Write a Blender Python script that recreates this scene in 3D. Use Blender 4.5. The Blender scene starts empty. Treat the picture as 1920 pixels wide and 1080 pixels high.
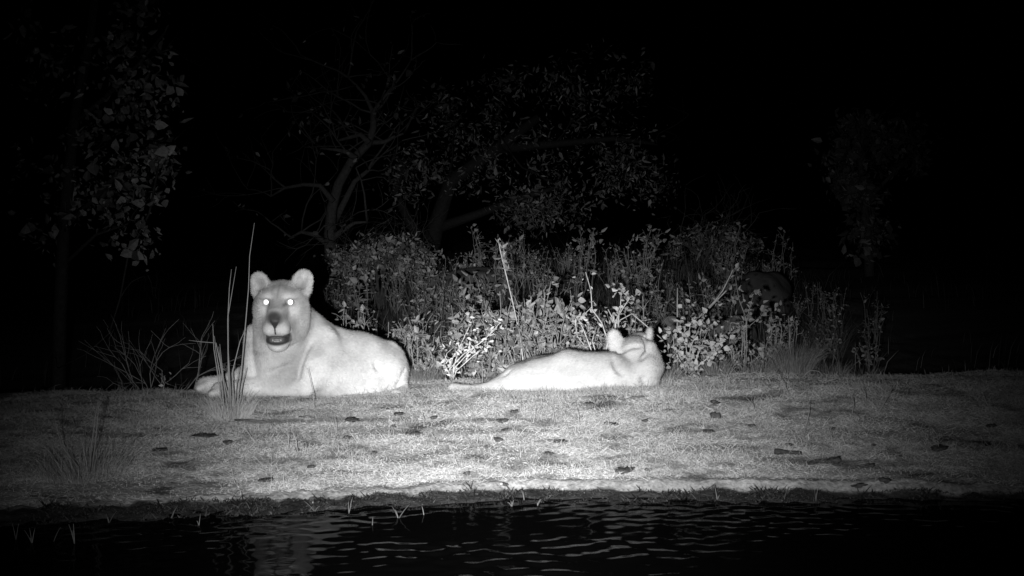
import bpy, math
import numpy as np
from mathutils import Vector, Quaternion

# ------------------------------------------------------------------ camera, world, light
scene = bpy.context.scene
F = 2500.0                       # focal length in photo pixels (1920 wide)
CAM_H = 1.15                     # metres above the water
PITCH = math.atan(100 / 2500)    # looking slightly down
cam_data = bpy.data.cameras.new('camera')
cam_data.sensor_width = 36.0
cam_data.lens = F / 1920 * 36.0
cam_data.clip_start = 0.05
cam_data.clip_end = 2000
cam = bpy.data.objects.new('camera', cam_data)
scene.collection.objects.link(cam)
cam.location = (0, 0, CAM_H)
cam.rotation_euler = (math.pi / 2 - PITCH, 0, 0)
scene.camera = cam
scene.render.resolution_x = 1024
scene.render.resolution_y = 576
scene.view_settings.view_transform = 'Standard'
scene.view_settings.look = 'None'
scene.view_settings.exposure = 0.0
scene.view_settings.gamma = 1.0

world = bpy.data.worlds.new('World')
scene.world = world
world.use_nodes = True
wn = world.node_tree
bg = wn.nodes['Background']
sky = wn.nodes.new('ShaderNodeTexSky')
sky.sky_type = 'NISHITA'
sky.sun_disc = False
sky.sun_elevation = math.radians(-12)      # deep night
sky.sun_rotation = math.radians(160)
bw = wn.nodes.new('ShaderNodeRGBToBW')     # the infrared camera sees no colour
wn.links.new(sky.outputs[0], bw.inputs[0])
wn.links.new(bw.outputs[0], bg.inputs[0])
bg.inputs[1].default_value = 0.0003

moon = bpy.data.lights.new('moonlight', 'SUN')
moon.energy = 0.0004
moon.angle = math.radians(0.5)
mo = bpy.data.objects.new('moonlight', moon)
scene.collection.objects.link(mo)
mo.rotation_euler = (math.radians(50), 0, math.radians(-20))

# the infrared lamp of the trail camera: left of and below the lens, a soft round beam
BEAM_UV = (955, 735)
LAMP_LOC = Vector((-0.20, 0.05, 1.04))
lamp = bpy.data.lights.new('infrared_lamp', 'SPOT')
lamp.energy = 5600
lamp.spot_size = math.radians(110)
lamp.spot_blend = 0.3
lamp.shadow_soft_size = 0.03
lamp.use_nodes = True
ln = lamp.node_tree
em = next(n for n in ln.nodes if n.type == 'EMISSION')
tc = ln.nodes.new('ShaderNodeTexCoord')
sp = ln.nodes.new('ShaderNodeSeparateXYZ')
ln.links.new(tc.outputs['Normal'], sp.inputs[0])
def lmath(op, a, b=None):
    n = ln.nodes.new('ShaderNodeMath'); n.operation = op
    for i, v in enumerate((a, b)):
        if v is None: continue
        if isinstance(v, (int, float)): n.inputs[i].default_value = v
        else: ln.links.new(v, n.inputs[i])
    return n.outputs[0]
z2 = lmath('MULTIPLY', sp.outputs[2], sp.outputs[2])
s2 = lmath('SUBTRACT', 1.0, z2)
ex = lmath('EXPONENT', lmath('DIVIDE', s2, -0.0318))
ln.links.new(ex, em.inputs['Strength'])
lo = bpy.data.objects.new('infrared_lamp', lamp)
scene.collection.objects.link(lo)
lo.location = LAMP_LOC

def ray(u, v):
    cp, sp_ = math.cos(PITCH), math.sin(PITCH)
    a, b = (u - 960) / F, (540 - v) / F
    return np.array([a, cp + b * sp_, -sp_ + b * cp])
def P(u, v, d):
    """world point on the ray through photo pixel (u,v) at depth y=d"""
    r = ray(u, v)
    return np.array([0, 0, CAM_H]) + r * (d / r[1])
aim = Vector(P(BEAM_UV[0], BEAM_UV[1], 7.6))
lo.rotation_euler = (aim - LAMP_LOC).to_track_quat('-Z', 'Y').to_euler()

# ------------------------------------------------------------------ helpers
rng = np.random.default_rng(7)
COL = scene.collection

def vnoise(x, y, seed=0):
    """2-D value noise in -1..1"""
    x = np.asarray(x, float); y = np.asarray(y, float)
    xi = np.floor(x).astype(np.int64); yi = np.floor(y).astype(np.int64)
    fx = x - xi; fy = y - yi
    fx = fx * fx * (3 - 2 * fx); fy = fy * fy * (3 - 2 * fy)
    def h(a, b):
        n = (a * 374761393 + b * 668265263 + seed * 974634777) & 0x7fffffff
        n = ((n ^ (n >> 13)) * 1274126177) & 0x7fffffff
        n = n ^ (n >> 16)
        return (n & 0xffff) / 32767.5 - 1
    return (h(xi, yi) * (1 - fx) * (1 - fy) + h(xi + 1, yi) * fx * (1 - fy)
            + h(xi, yi + 1) * (1 - fx) * fy + h(xi + 1, yi + 1) * fx * fy)
def fbm(x, y, seed=0, oct=4):
    s = 0; a = 1; t = 0
    for i in range(oct):
        s = s + a * vnoise(x * 2 ** i, y * 2 ** i, seed + i); t += a; a *= 0.5
    return s / t
def sstep(a, b, x):
    t = np.clip((x - a) / (b - a), 0, 1)
    return t * t * (3 - 2 * t)

def edge_y(x):
    """distance of the little mud step along the shore"""
    x = np.asarray(x, float)
    return 5.86 + 0.20 * np.minimum(x, 0) - 0.02 * np.maximum(x - 1, 0) + 0.03 * vnoise(x * 1.7, x * 0 + 3, 5) + 0.012 * vnoise(x * 9, x * 0 + 8, 6)
def terrain(x, y):
    x = np.asarray(x, float); y = np.asarray(y, float)
    e = edge_y(x)
    s = y - e
    width = 0.20 + 0.10 * sstep(-0.3, -1.6, x) - 0.10 * sstep(0.9, 2.2, x)
    bumps = 0.014 * fbm(x * 9, y * 9, 11) + 0.012 * vnoise(x * 23, y * 23, 12)
    mud = 0.020 + np.where(s < 0, (s / width) * 0.026, 0.0) + bumps * np.exp(-((s + 0.09) / 0.2) ** 2)
    mud = np.where(s < -width, -0.006 - (-s - width) * 0.35 + bumps * np.exp(-((s + 0.09) / 0.2) ** 2), mud)
    mud = np.maximum(mud, -0.6)
    up = np.clip(s, 0, None)
    bank = (0.026 + 0.012 * vnoise(x * 1.3, x * 0 + 1, 7)) * sstep(0, 0.022, s) * sstep(-1.9, -0.7, x) + 0.188 * np.minimum(up / 1.75 - 0.25 * sstep(1.2, 2.3, up) * (up / 1.75 - 1).clip(-0.25, 9), 1.0) * sstep(-0.05, 0.15, s)
    bank = bank + 0.018 * x.clip(-6, 6) * sstep(0.1, 1.7, s)
    rough = (0.016 * fbm(x * 3.1, y * 3.1, 21) + 0.013 * fbm(x * 11, y * 11, 22)) * sstep(0.05, 0.3, s)
    drop = -(0.22 + 0.18 * sstep(-1.2, -2.0, x)) * sstep(8.35, 9.1, y)
    hill = 0.60 * sstep(9.3, 16, y) + 0.02 * np.clip(y - 16, 0, 200)
    hill = hill * (0.75 + 0.25 * np.exp(-((x - 0.5) / 3.5) ** 2)) + 0.12 * fbm(x * 0.6, y * 0.6, 31) * sstep(9, 12, y)
    near = 0.9 * sstep(1.6, -0.6, y)
    return mud + np.where(s > 0, bank - 0.0, 0) + rough + drop + hill + near
def G(u, v, dmin=4.0, dmax=30):
    """where the ray through a photo pixel meets the ground"""
    r = ray(u, v); t = np.linspace(dmin, dmax, 6000) / r[1]
    pts = np.array([0, 0, CAM_H]) + r[None] * t[:, None]
    z = np.maximum(terrain(pts[:, 0], pts[:, 1]), 0.0)
    hit = np.nonzero(pts[:, 2] <= z)[0]
    return pts[hit[0]] if len(hit) else pts[-1]
def on_ground(u, d):
    x = (u - 960) / F * d / math.cos(PITCH)
    return np.array([x, d, float(terrain(x, d))])

def mesh_np(name, verts, quads=None, tris=None, col=None, mat=None, smooth=True):
    verts = np.asarray(verts, np.float32).reshape(-1, 3)
    q = np.asarray(quads if quads is not None else [], np.int32).reshape(-1, 4)
    t = np.asarray(tris if tris is not None else [], np.int32).reshape(-1, 3)
    me = bpy.data.meshes.new(name)
    me.vertices.add(len(verts)); me.vertices.foreach_set('co', verts.ravel())
    loops = np.concatenate([q.ravel(), t.ravel()])
    me.loops.add(len(loops)); me.loops.foreach_set('vertex_index', loops)
    ls = np.concatenate([np.arange(len(q)) * 4, len(q) * 4 + np.arange(len(t)) * 3]).astype(np.int32)
    me.polygons.add(len(ls)); me.polygons.foreach_set('loop_start', ls)
    me.polygons.foreach_set('use_smooth', np.full(len(ls), smooth))
    if col is not None:
        a = me.color_attributes.new('tone', 'FLOAT_COLOR', 'POINT')
        c = np.ones((len(verts), 4), np.float32); c[:, :3] = np.asarray(col, np.float32).reshape(-1, 1)
        a.data.foreach_set('color', c.ravel())
    me.update(calc_edges=True); me.validate()
    if mat: me.materials.append(mat)
    return me
def mk(name, me, parent=None, loc=(0, 0, 0), rot=(0, 0, 0), scale=1.0, **props):
    o = bpy.data.objects.new(name, me); COL.objects.link(o)
    o.location = tuple(loc); o.rotation_euler = rot
    o.scale = (scale,) * 3 if np.isscalar(scale) else scale
    if parent is not None: o.parent = parent
    for k, v in props.items(): o[k] = v
    return o
def copy_tree(o, parent=None):
    c = o.copy(); COL.objects.link(c)
    if parent is not None: c.parent = parent
    for ch in list(o.children): copy_tree(ch, c)
    return c

class MB:
    """collects tubes, blades and leaves into one mesh"""
    def __init__(s): s.v = []; s.q = []; s.t = []; s.c = []; s.n = 0
    def add(s, v, q=None, t=None, c=0.4):
        v = np.asarray(v, float).reshape(-1, 3)
        if q is not None and len(q): s.q.append(np.asarray(q) + s.n)
        if t is not None and len(t): s.t.append(np.asarray(t) + s.n)
        s.v.append(v); s.c.append(np.broadcast_to(np.asarray(c, float), (len(v),)) if np.ndim(c) <= 1 else np.ravel(c)); s.n += len(v)
    def tube(s, pts, rad, sides=5, c=0.35):
        pts = np.asarray(pts, float); n = len(pts); rad = np.broadcast_to(rad, (n,))
        tg = np.gradient(pts, axis=0); tg /= np.linalg.norm(tg, axis=1, keepdims=True) + 1e-9
        ref = np.array([0.3, 0.9, 0.2]) if abs(tg[0] @ np.array([0.3, 0.9, 0.2])) < 0.85 else np.array([1.0, 0, 0])
        a = np.cross(tg, ref); a /= np.linalg.norm(a, axis=1, keepdims=True) + 1e-9
        b = np.cross(tg, a)
        th = np.arange(sides) / sides * 2 * math.pi
        ring = pts[:, None] + rad[:, None, None] * (a[:, None] * np.cos(th)[None, :, None] + b[:, None] * np.sin(th)[None, :, None])
        i = np.arange(n - 1)[:, None] * sides; j = np.arange(sides)[None]; j2 = (j + 1) % sides
        q = np.stack([i + j, i + j2, i + sides + j2, i + sides + j], -1).reshape(-1, 4)
        cap0 = list(range(sides)); 
        t = [[0, k + 1, k] for k in range(1, sides - 1)] + [[(n - 1) * sides, (n - 1) * sides + k, (n - 1) * sides + k + 1] for k in range(1, sides - 1)]
        s.add(ring.reshape(-1, 3), q, t, c)
    def blades(s, base, tip, width, bend, c):
        """N ribbons: base(N,3) tip(N,3) width(N) bend(N,3) offset of the middle"""
        N = len(base); d = tip - base
        side = np.cross(d, rng.normal(size=(N, 3))); side /= np.linalg.norm(side, axis=1, keepdims=True) + 1e-9
        w = np.asarray(width)[:, None] * 0.5
        mid = (base + tip) / 2 + bend
        v = np.stack([base - side * w, base + side * w, mid + side * w * 0.8, mid - side * w * 0.8, tip], 1)
        k = np.arange(N)[:, None] * 5
        s.add(v.reshape(-1, 3), k + np.array([[0, 1, 2, 3]]), k + np.array([[3, 2, 4]]), np.repeat(np.asarray(c), 5))
    def leaves(s, pos, axis, normal, length, width, c, fold=0.25):
        N = len(pos)
        ax = axis / (np.linalg.norm(axis, axis=1, keepdims=True) + 1e-9)
        si = np.cross(normal, ax); si /= np.linalg.norm(si, axis=1, keepdims=True) + 1e-9
        nm = np.cross(ax, si)
        L = np.asarray(length)[:, None]; W = np.asarray(width)[:, None] * 0.5
        f = fold * W
        v = np.stack([pos, pos + ax * L * .28 - si * W + nm * f, pos + ax * L * .65 - si * W * .68 + nm * f,
                      pos + ax * L + nm * f * .3, pos + ax * L * .65 + si * W * .68 + nm * f, pos + ax * L * .28 + si * W + nm * f,
                      pos + ax * L * .5], 1)
        k = np.arange(N)[:, None, None] * 7
        t = (k + np.array([[[6, 0, 5], [6, 5, 4], [6, 4, 3], [6, 3, 2], [6, 2, 1], [6, 1, 0]]])).reshape(-1, 3)
        s.add(v.reshape(-1, 3), None, t, np.repeat(np.asarray(c), 7))
    def mesh(s, name, mat, smooth=False):
        return mesh_np(name, np.concatenate(s.v), np.concatenate(s.q) if s.q else None,
                       np.concatenate(s.t) if s.t else None, np.concatenate(s.c), mat, smooth)

def material(name, tone=None, rough=0.8, spec=0.25, noise=None, bump=None, transl=0.0, sheen=0.0, metallic=0.0):
    """grey material; tone None = per-vertex tone attribute. noise=(scale,amount) bump=(scale,strength,dist)"""
    m = bpy.data.materials.new(name); m.use_nodes = True
    nt = m.node_tree; b = nt.nodes['Principled BSDF']
    b.inputs['Roughness'].default_value = rough
    b.inputs['Specular IOR Level'].default_value = spec
    b.inputs['Metallic'].default_value = metallic
    if sheen: b.inputs['Sheen Weight'].default_value = sheen
    if tone is None:
        at = nt.nodes.new('ShaderNodeAttribute'); at.attribute_name = 'tone'; src = at.outputs['Color']
    else:
        rg = nt.nodes.new('ShaderNodeRGB'); rg.outputs[0].default_value = (tone, tone, tone, 1); src = rg.outputs[0]
    geo = nt.nodes.new('ShaderNodeNewGeometry')
    if noise:
        nz = nt.nodes.new('ShaderNodeTexNoise'); nz.inputs['Scale'].default_value = noise[0]; nz.inputs['Detail'].default_value = 5
        nt.links.new(geo.outputs['Position'], nz.inputs['Vector'])
        mr = nt.nodes.new('ShaderNodeMapRange'); mr.inputs[1].default_value = 0.3; mr.inputs[2].default_value = 0.7
        mr.inputs[3].default_value = 1 - noise[1]; mr.inputs[4].default_value = 1 + noise[1]
        nt.links.new(nz.outputs[0], mr.inputs[0])
        mu = nt.nodes.new('ShaderNodeVectorMath'); mu.operation = 'SCALE'
        nt.links.new(src, mu.inputs[0]); nt.links.new(mr.outputs[0], mu.inputs['Scale']); src = mu.outputs[0]
    nt.links.new(src, b.inputs['Base Color'])
    if bump:
        nb = nt.nodes.new('ShaderNodeTexNoise'); nb.inputs['Scale'].default_value = bump[0]; nb.inputs['Detail'].default_value = 4
        nt.links.new(geo.outputs['Position'], nb.inputs['Vector'])
        bm = nt.nodes.new('ShaderNodeBump'); bm.inputs['Strength'].default_value = bump[1]; bm.inputs['Distance'].default_value = bump[2]
        nt.links.new(nb.outputs[0], bm.inputs['Height']); nt.links.new(bm.outputs[0], b.inputs['Normal'])
    if transl:
        tr = nt.nodes.new('ShaderNodeBsdfTranslucent'); nt.links.new(src, tr.inputs[0])
        mx = nt.nodes.new('ShaderNodeMixShader'); mx.inputs[0].default_value = transl
        nt.links.new(b.outputs[0], mx.inputs[1]); nt.links.new(tr.outputs[0], mx.inputs[2])
        nt.links.new(mx.outputs[0], nt.nodes['Material Output'].inputs[0])
    return m

M_ground = material('soil', None, 0.9, 0.15, noise=(55, 0.34), bump=(70, 0.7, 0.012))
M_grass = material('dry_grass', None, 0.8, 0.15, transl=0.42)
M_leaf = material('leaf', None, 0.6, 0.3, noise=(45, 0.25), transl=0.15)
M_bark = material('bark', None, 0.85, 0.15, noise=(30, 0.3), bump=(50, 0.5, 0.01))
M_stone = material('boulder', None, 0.85, 0.2, noise=(6, 0.3), bump=(22, 0.5, 0.02))
M_clod = material('clod', None, 0.95, 0.1, noise=(60, 0.35), bump=(80, 0.8, 0.01))
M_fur = material('fur', None, 0.8, 0.12, noise=(70, 0.10), bump=(160, 0.30, 0.006), sheen=0.15)
M_nose = material('nose_leather', None, 0.45, 0.4, bump=(300, 0.4, 0.002))
M_tooth = material('tooth', 0.42, 0.4, 0.4)
M_mouth = material('tongue', 0.26, 0.5, 0.4)
M_eye = material('eye', 0.28, 0.15, 0.5)
M_shine = material('tapetum', 1.0, 0.55, 0.5, metallic=1.0)     # cat eyes throw the lamp's light back
M_water = material('water', 0.002, 0.07, 0.5)
nt = M_water.node_tree
fr = nt.nodes.new('ShaderNodeFresnel'); fr.inputs[0].default_value = 1.33
ml = nt.nodes.new('ShaderNodeMath'); ml.operation = 'MULTIPLY'; ml.inputs[1].default_value = 0.22
gl = nt.nodes.new('ShaderNodeBsdfGlossy'); gl.inputs['Roughness'].default_value = 0.05; gl.inputs['Color'].default_value = (1, 1, 1, 1)
df = nt.nodes.new('ShaderNodeBsdfDiffuse'); df.inputs[0].default_value = (0.003, 0.003, 0.003, 1)
mx = nt.nodes.new('ShaderNodeMixShader')
nt.links.new(fr.outputs[0], ml.inputs[0]); nt.links.new(ml.outputs[0], mx.inputs[0])
nt.links.new(df.outputs[0], mx.inputs[1]); nt.links.new(gl.outputs[0], mx.inputs[2])
nt.links.new(mx.outputs[0], nt.nodes['Material Output'].inputs[0])

# ------------------------------------------------------------------ ground and water
def axis(pts):
    """piecewise spacing: list of (start, step) and a final end"""
    out = []
    for (a, st), (b, _) in zip(pts[:-1], pts[1:]):
        out.append(np.arange(a, b - 1e-6, st))
    out.append(np.array([pts[-1][0]])); return np.concatenate(out)
gx = axis([(-400, 50), (-50, 5), (-10, 0.8), (-3.2, 0.022), (3.6, 0.8), (10, 5), (50, 50), (400, 0)])
gy = axis([(-30, 3), (-3, 0.4), (4.2, 0.05), (5.15, 0.012), (6.1, 0.022), (8.6, 0.08), (17, 0.5), (30, 5), (60, 40), (600, 0)])
X, Y = np.meshgrid(gx, gy, indexing='ij')
Z = terrain(X, Y)
S = Y - edge_y(X)
# soil tones: dry pale soil, dark bare patches, wet mud by the water
patch = fbm(X * 2.2, Y * 5.0, 41); fine = fbm(X * 9, Y * 16, 42)
tone = 0.56 + 0.12 * fine - 0.20 * sstep(0.12, 0.5, patch) - 0.26 * sstep(0.15, 0.45, fbm(X * 6, Y * 11, 45))
tone = np.where(S < 0.028, 0.25 + 0.12 * fine + 0.08 * patch, tone)                        # smooth mud face of the step
line = np.exp(-((S - 0.06 - 0.02 * vnoise(X * 4, Y * 0, 44)) / 0.022) ** 2)
tone = tone * (1 - 0.6 * line * sstep(-1.4, -0.6, X))
wet = sstep(0.004, -0.03, S + 0.02 * vnoise(X * 12, Y * 12, 43))
tone = tone * (1 - wet) + (0.04 + 0.03 * fine) * wet
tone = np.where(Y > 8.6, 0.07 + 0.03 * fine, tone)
nx, ny = X.shape
i, j = np.meshgrid(np.arange(nx - 1), np.arange(ny - 1), indexing='ij')
quad = np.stack([i * ny + j, (i + 1) * ny + j, (i + 1) * ny + j + 1, i * ny + j + 1], -1).reshape(-1, 4)
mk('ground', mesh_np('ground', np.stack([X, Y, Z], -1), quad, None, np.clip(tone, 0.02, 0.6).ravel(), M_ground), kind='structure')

wx = axis([(-60, 10), (-10, 1), (-2.6, 0.014), (2.6, 1), (10, 10), (60, 0)])
wy = axis([(-0.5, 0.1), (3.8, 0.011), (6.0, 0.1), (6.2, 0)])
X, Y = np.meshgrid(wx, wy, indexing='ij')
amp = sstep(3.0, 2.4, np.abs(X))
W = 0.0
wr = np.random.default_rng(3)
for k in range(26):
    lam = wr.uniform(0.045, 0.13); ang = wr.normal(math.pi / 2 + 0.12, 1.0); ph = wr.uniform(0, 6.28)
    W = W + lam * 0.0030 * np.sin(2 * math.pi / lam * (np.cos(ang) * X + np.sin(ang) * Y) + ph + 1.5 * vnoise(X * 2, Y * 2, 60 + k))
calm = (0.7 + 0.3 * sstep(5.75, 5.3, Y)) * np.clip(0.55 + 2.0 * fbm(X * 2.2, Y * 3.5, 66), 0.2, 1.8)
Zw = W * amp * calm
nx, ny = X.shape
i, j = np.meshgrid(np.arange(nx - 1), np.arange(ny - 1), indexing='ij')
quad = np.stack([i * ny + j, (i + 1) * ny + j, (i + 1) * ny + j + 1, i * ny + j + 1], -1).reshape(-1, 4)
mk('water', mesh_np('water', np.stack([X, Y, Zw], -1), quad, None, None, M_water), kind='structure')

# ------------------------------------------------------------------ short dry grass and litter on the bank
def bank_grass(n):
    x = rng.uniform(-3.1, 3.3, n * 2); y = rng.uniform(5.4, 8.5, n * 2)
    s = y - edge_y(x)
    keep = (s > 0.03 + 0.03 * rng.random(n * 2))
    dens = 0.70 + 0.7 * fbm(x * 2.2, y * 5.0, 41) * -1
    keep &= rng.random(n * 2) < np.clip(dens, 0.06, 1)
    x, y = x[keep][:n], y[keep][:n]; N = len(x)
    mot = sstep(0.15, 0.45, fbm(x * 6, y * 11, 45))
    base = np.stack([x, y, terrain(x, y)], 1)
    ang = rng.uniform(0, 2 * math.pi, N); L = (rng.gamma(2.5, 0.0055, N) + 0.005) * np.clip(1 + 1.2 * fbm(x * 4, y * 4, 48), 0.5, 2.2)
    el = np.abs(rng.normal(0, 0.55, N)) + 0.05
    d = np.stack([np.cos(ang) * np.cos(el), np.sin(ang) * np.cos(el), np.sin(el)], 1)
    tip = base + d * L[:, None]
    bend = rng.normal(0, 0.12, (N, 3)) * L[:, None]; bend[:, 2] = np.abs(bend[:, 2])
    tone = np.clip(0.74 + 0.05 * rng.normal(size=N) + 0.24 * fbm(x * 5, y * 8, 47) - 0.36 * mot, 0.10, 0.88)
    m = MB(); m.blades(base, tip, rng.uniform(0.0010, 0.0024, N), bend, tone)
    # taller blades against the animals and in scattered tufts
    n2 = 5200; side = rng.random(n2) < 0.5
    u = np.where(side, rng.uniform(365, 775, n2), rng.uniform(935, 1260, n2)); y = np.where(side, rng.uniform(7.36, 7.52, n2), rng.uniform(7.50, 7.68, n2))
    x = (u - 960) / F * y
    tc_ = rng.integers(0, 110, 4200); tx, ty = rng.uniform(-2.6, 2.9, 110), rng.uniform(6.1, 8.3, 110)
    x = np.concatenate([x, tx[tc_] + rng.normal(0, 0.03, 4200)]); y = np.concatenate([y, ty[tc_] + rng.normal(0, 0.03, 4200)]); N = len(x)
    base = np.stack([x, y, terrain(x, y)], 1); L = (rng.gamma(4, 0.009, N) + 0.01) * np.where(np.arange(N) < n2, 0.5, 1.0)
    tip = base + np.stack([rng.normal(0, .5, N) * L, rng.normal(0, .5, N) * L, L * rng.uniform(.5, 1, N)], 1)
    m.blades(base, tip, rng.uniform(0.0012, 0.0026, N), rng.normal(0, 0.08, (N, 3)) * L[:, None], np.clip(rng.normal(0.6, 0.12, N), 0.2, 0.85))
    return m
mk('dry_grass', bank_grass(170000).mesh('dry_grass', M_grass), kind='stuff',
   label='short pale dry grass and litter covering the bank', category='grass')

def wet_weed(n):
    x = rng.uniform(-2.6, 2.8, n); s_ = rng.uniform(-0.26, 0.0, n) * (1 - 0.4 * sstep(0.8, 2.0, x))
    k = rng.random(n) < np.clip(0.55 + 1.2 * fbm(x * 6, s_ * 9, 81), 0.08, 1)
    x, s_ = x[k], s_[k]; y = edge_y(x) + s_; N = len(x)
    z = terrain(x, y); k = z > -0.004; x, y, z = x[k], y[k], z[k]; N = len(x)
    base = np.stack([x, y, z], 1)
    L = (rng.gamma(3, 0.006, N) + 0.004) * np.clip(0.6 + 0.8 * vnoise(x * 11, x * 0, 83), 0.25, 1.3)
    a = rng.uniform(0, 6.28, N)
    tip = base + np.stack([np.cos(a) * L * .8, np.sin(a) * L * .8, L * rng.uniform(.3, 1, N)], 1)
    m = MB(); m.blades(base, tip, rng.uniform(0.003, 0.007, N), rng.normal(0, 0.002, (N, 3)), np.clip(0.05 + 0.035 * rng.normal(size=N), 0.015, 0.2)); return m
mk('wet_weed', wet_weed(16000).mesh('wet_weed', M_grass), kind='stuff',
   label='dark wet weed matted along the muddy waterline', category='weed')

def tall_grass(n):
    x = rng.uniform(-4.5, 5.0, n); y = 8.45 + 8.5 * rng.random(n) ** 1.3
    clump = fbm(x * 1.6, y * 1.2, 51)
    uu = x / y * F + 960
    k = rng.random(n) < np.clip(0.55 + 1.1 * clump, 0.05, 1) * np.maximum(sstep(470, 620, uu) * sstep(1520, 1380, uu), 0.05)
    x, y = x[k], y[k]; N = len(x)
    base = np.stack([x, y, terrain(x, y)], 1)
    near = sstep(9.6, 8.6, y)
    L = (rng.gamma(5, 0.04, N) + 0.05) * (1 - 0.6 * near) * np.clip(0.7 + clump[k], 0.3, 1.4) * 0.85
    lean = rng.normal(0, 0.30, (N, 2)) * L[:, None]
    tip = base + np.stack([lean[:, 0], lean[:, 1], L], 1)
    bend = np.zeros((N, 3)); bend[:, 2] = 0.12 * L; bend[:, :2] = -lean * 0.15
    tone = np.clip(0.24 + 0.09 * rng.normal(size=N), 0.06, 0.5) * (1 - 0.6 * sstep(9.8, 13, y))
    m = MB(); m.blades(base, tip, rng.uniform(0.003, 0.007, N), bend, tone); return m
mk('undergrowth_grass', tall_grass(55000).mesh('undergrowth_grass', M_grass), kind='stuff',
   label='tangle of long dry grass on the slope behind the lionesses', category='grass')

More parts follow.
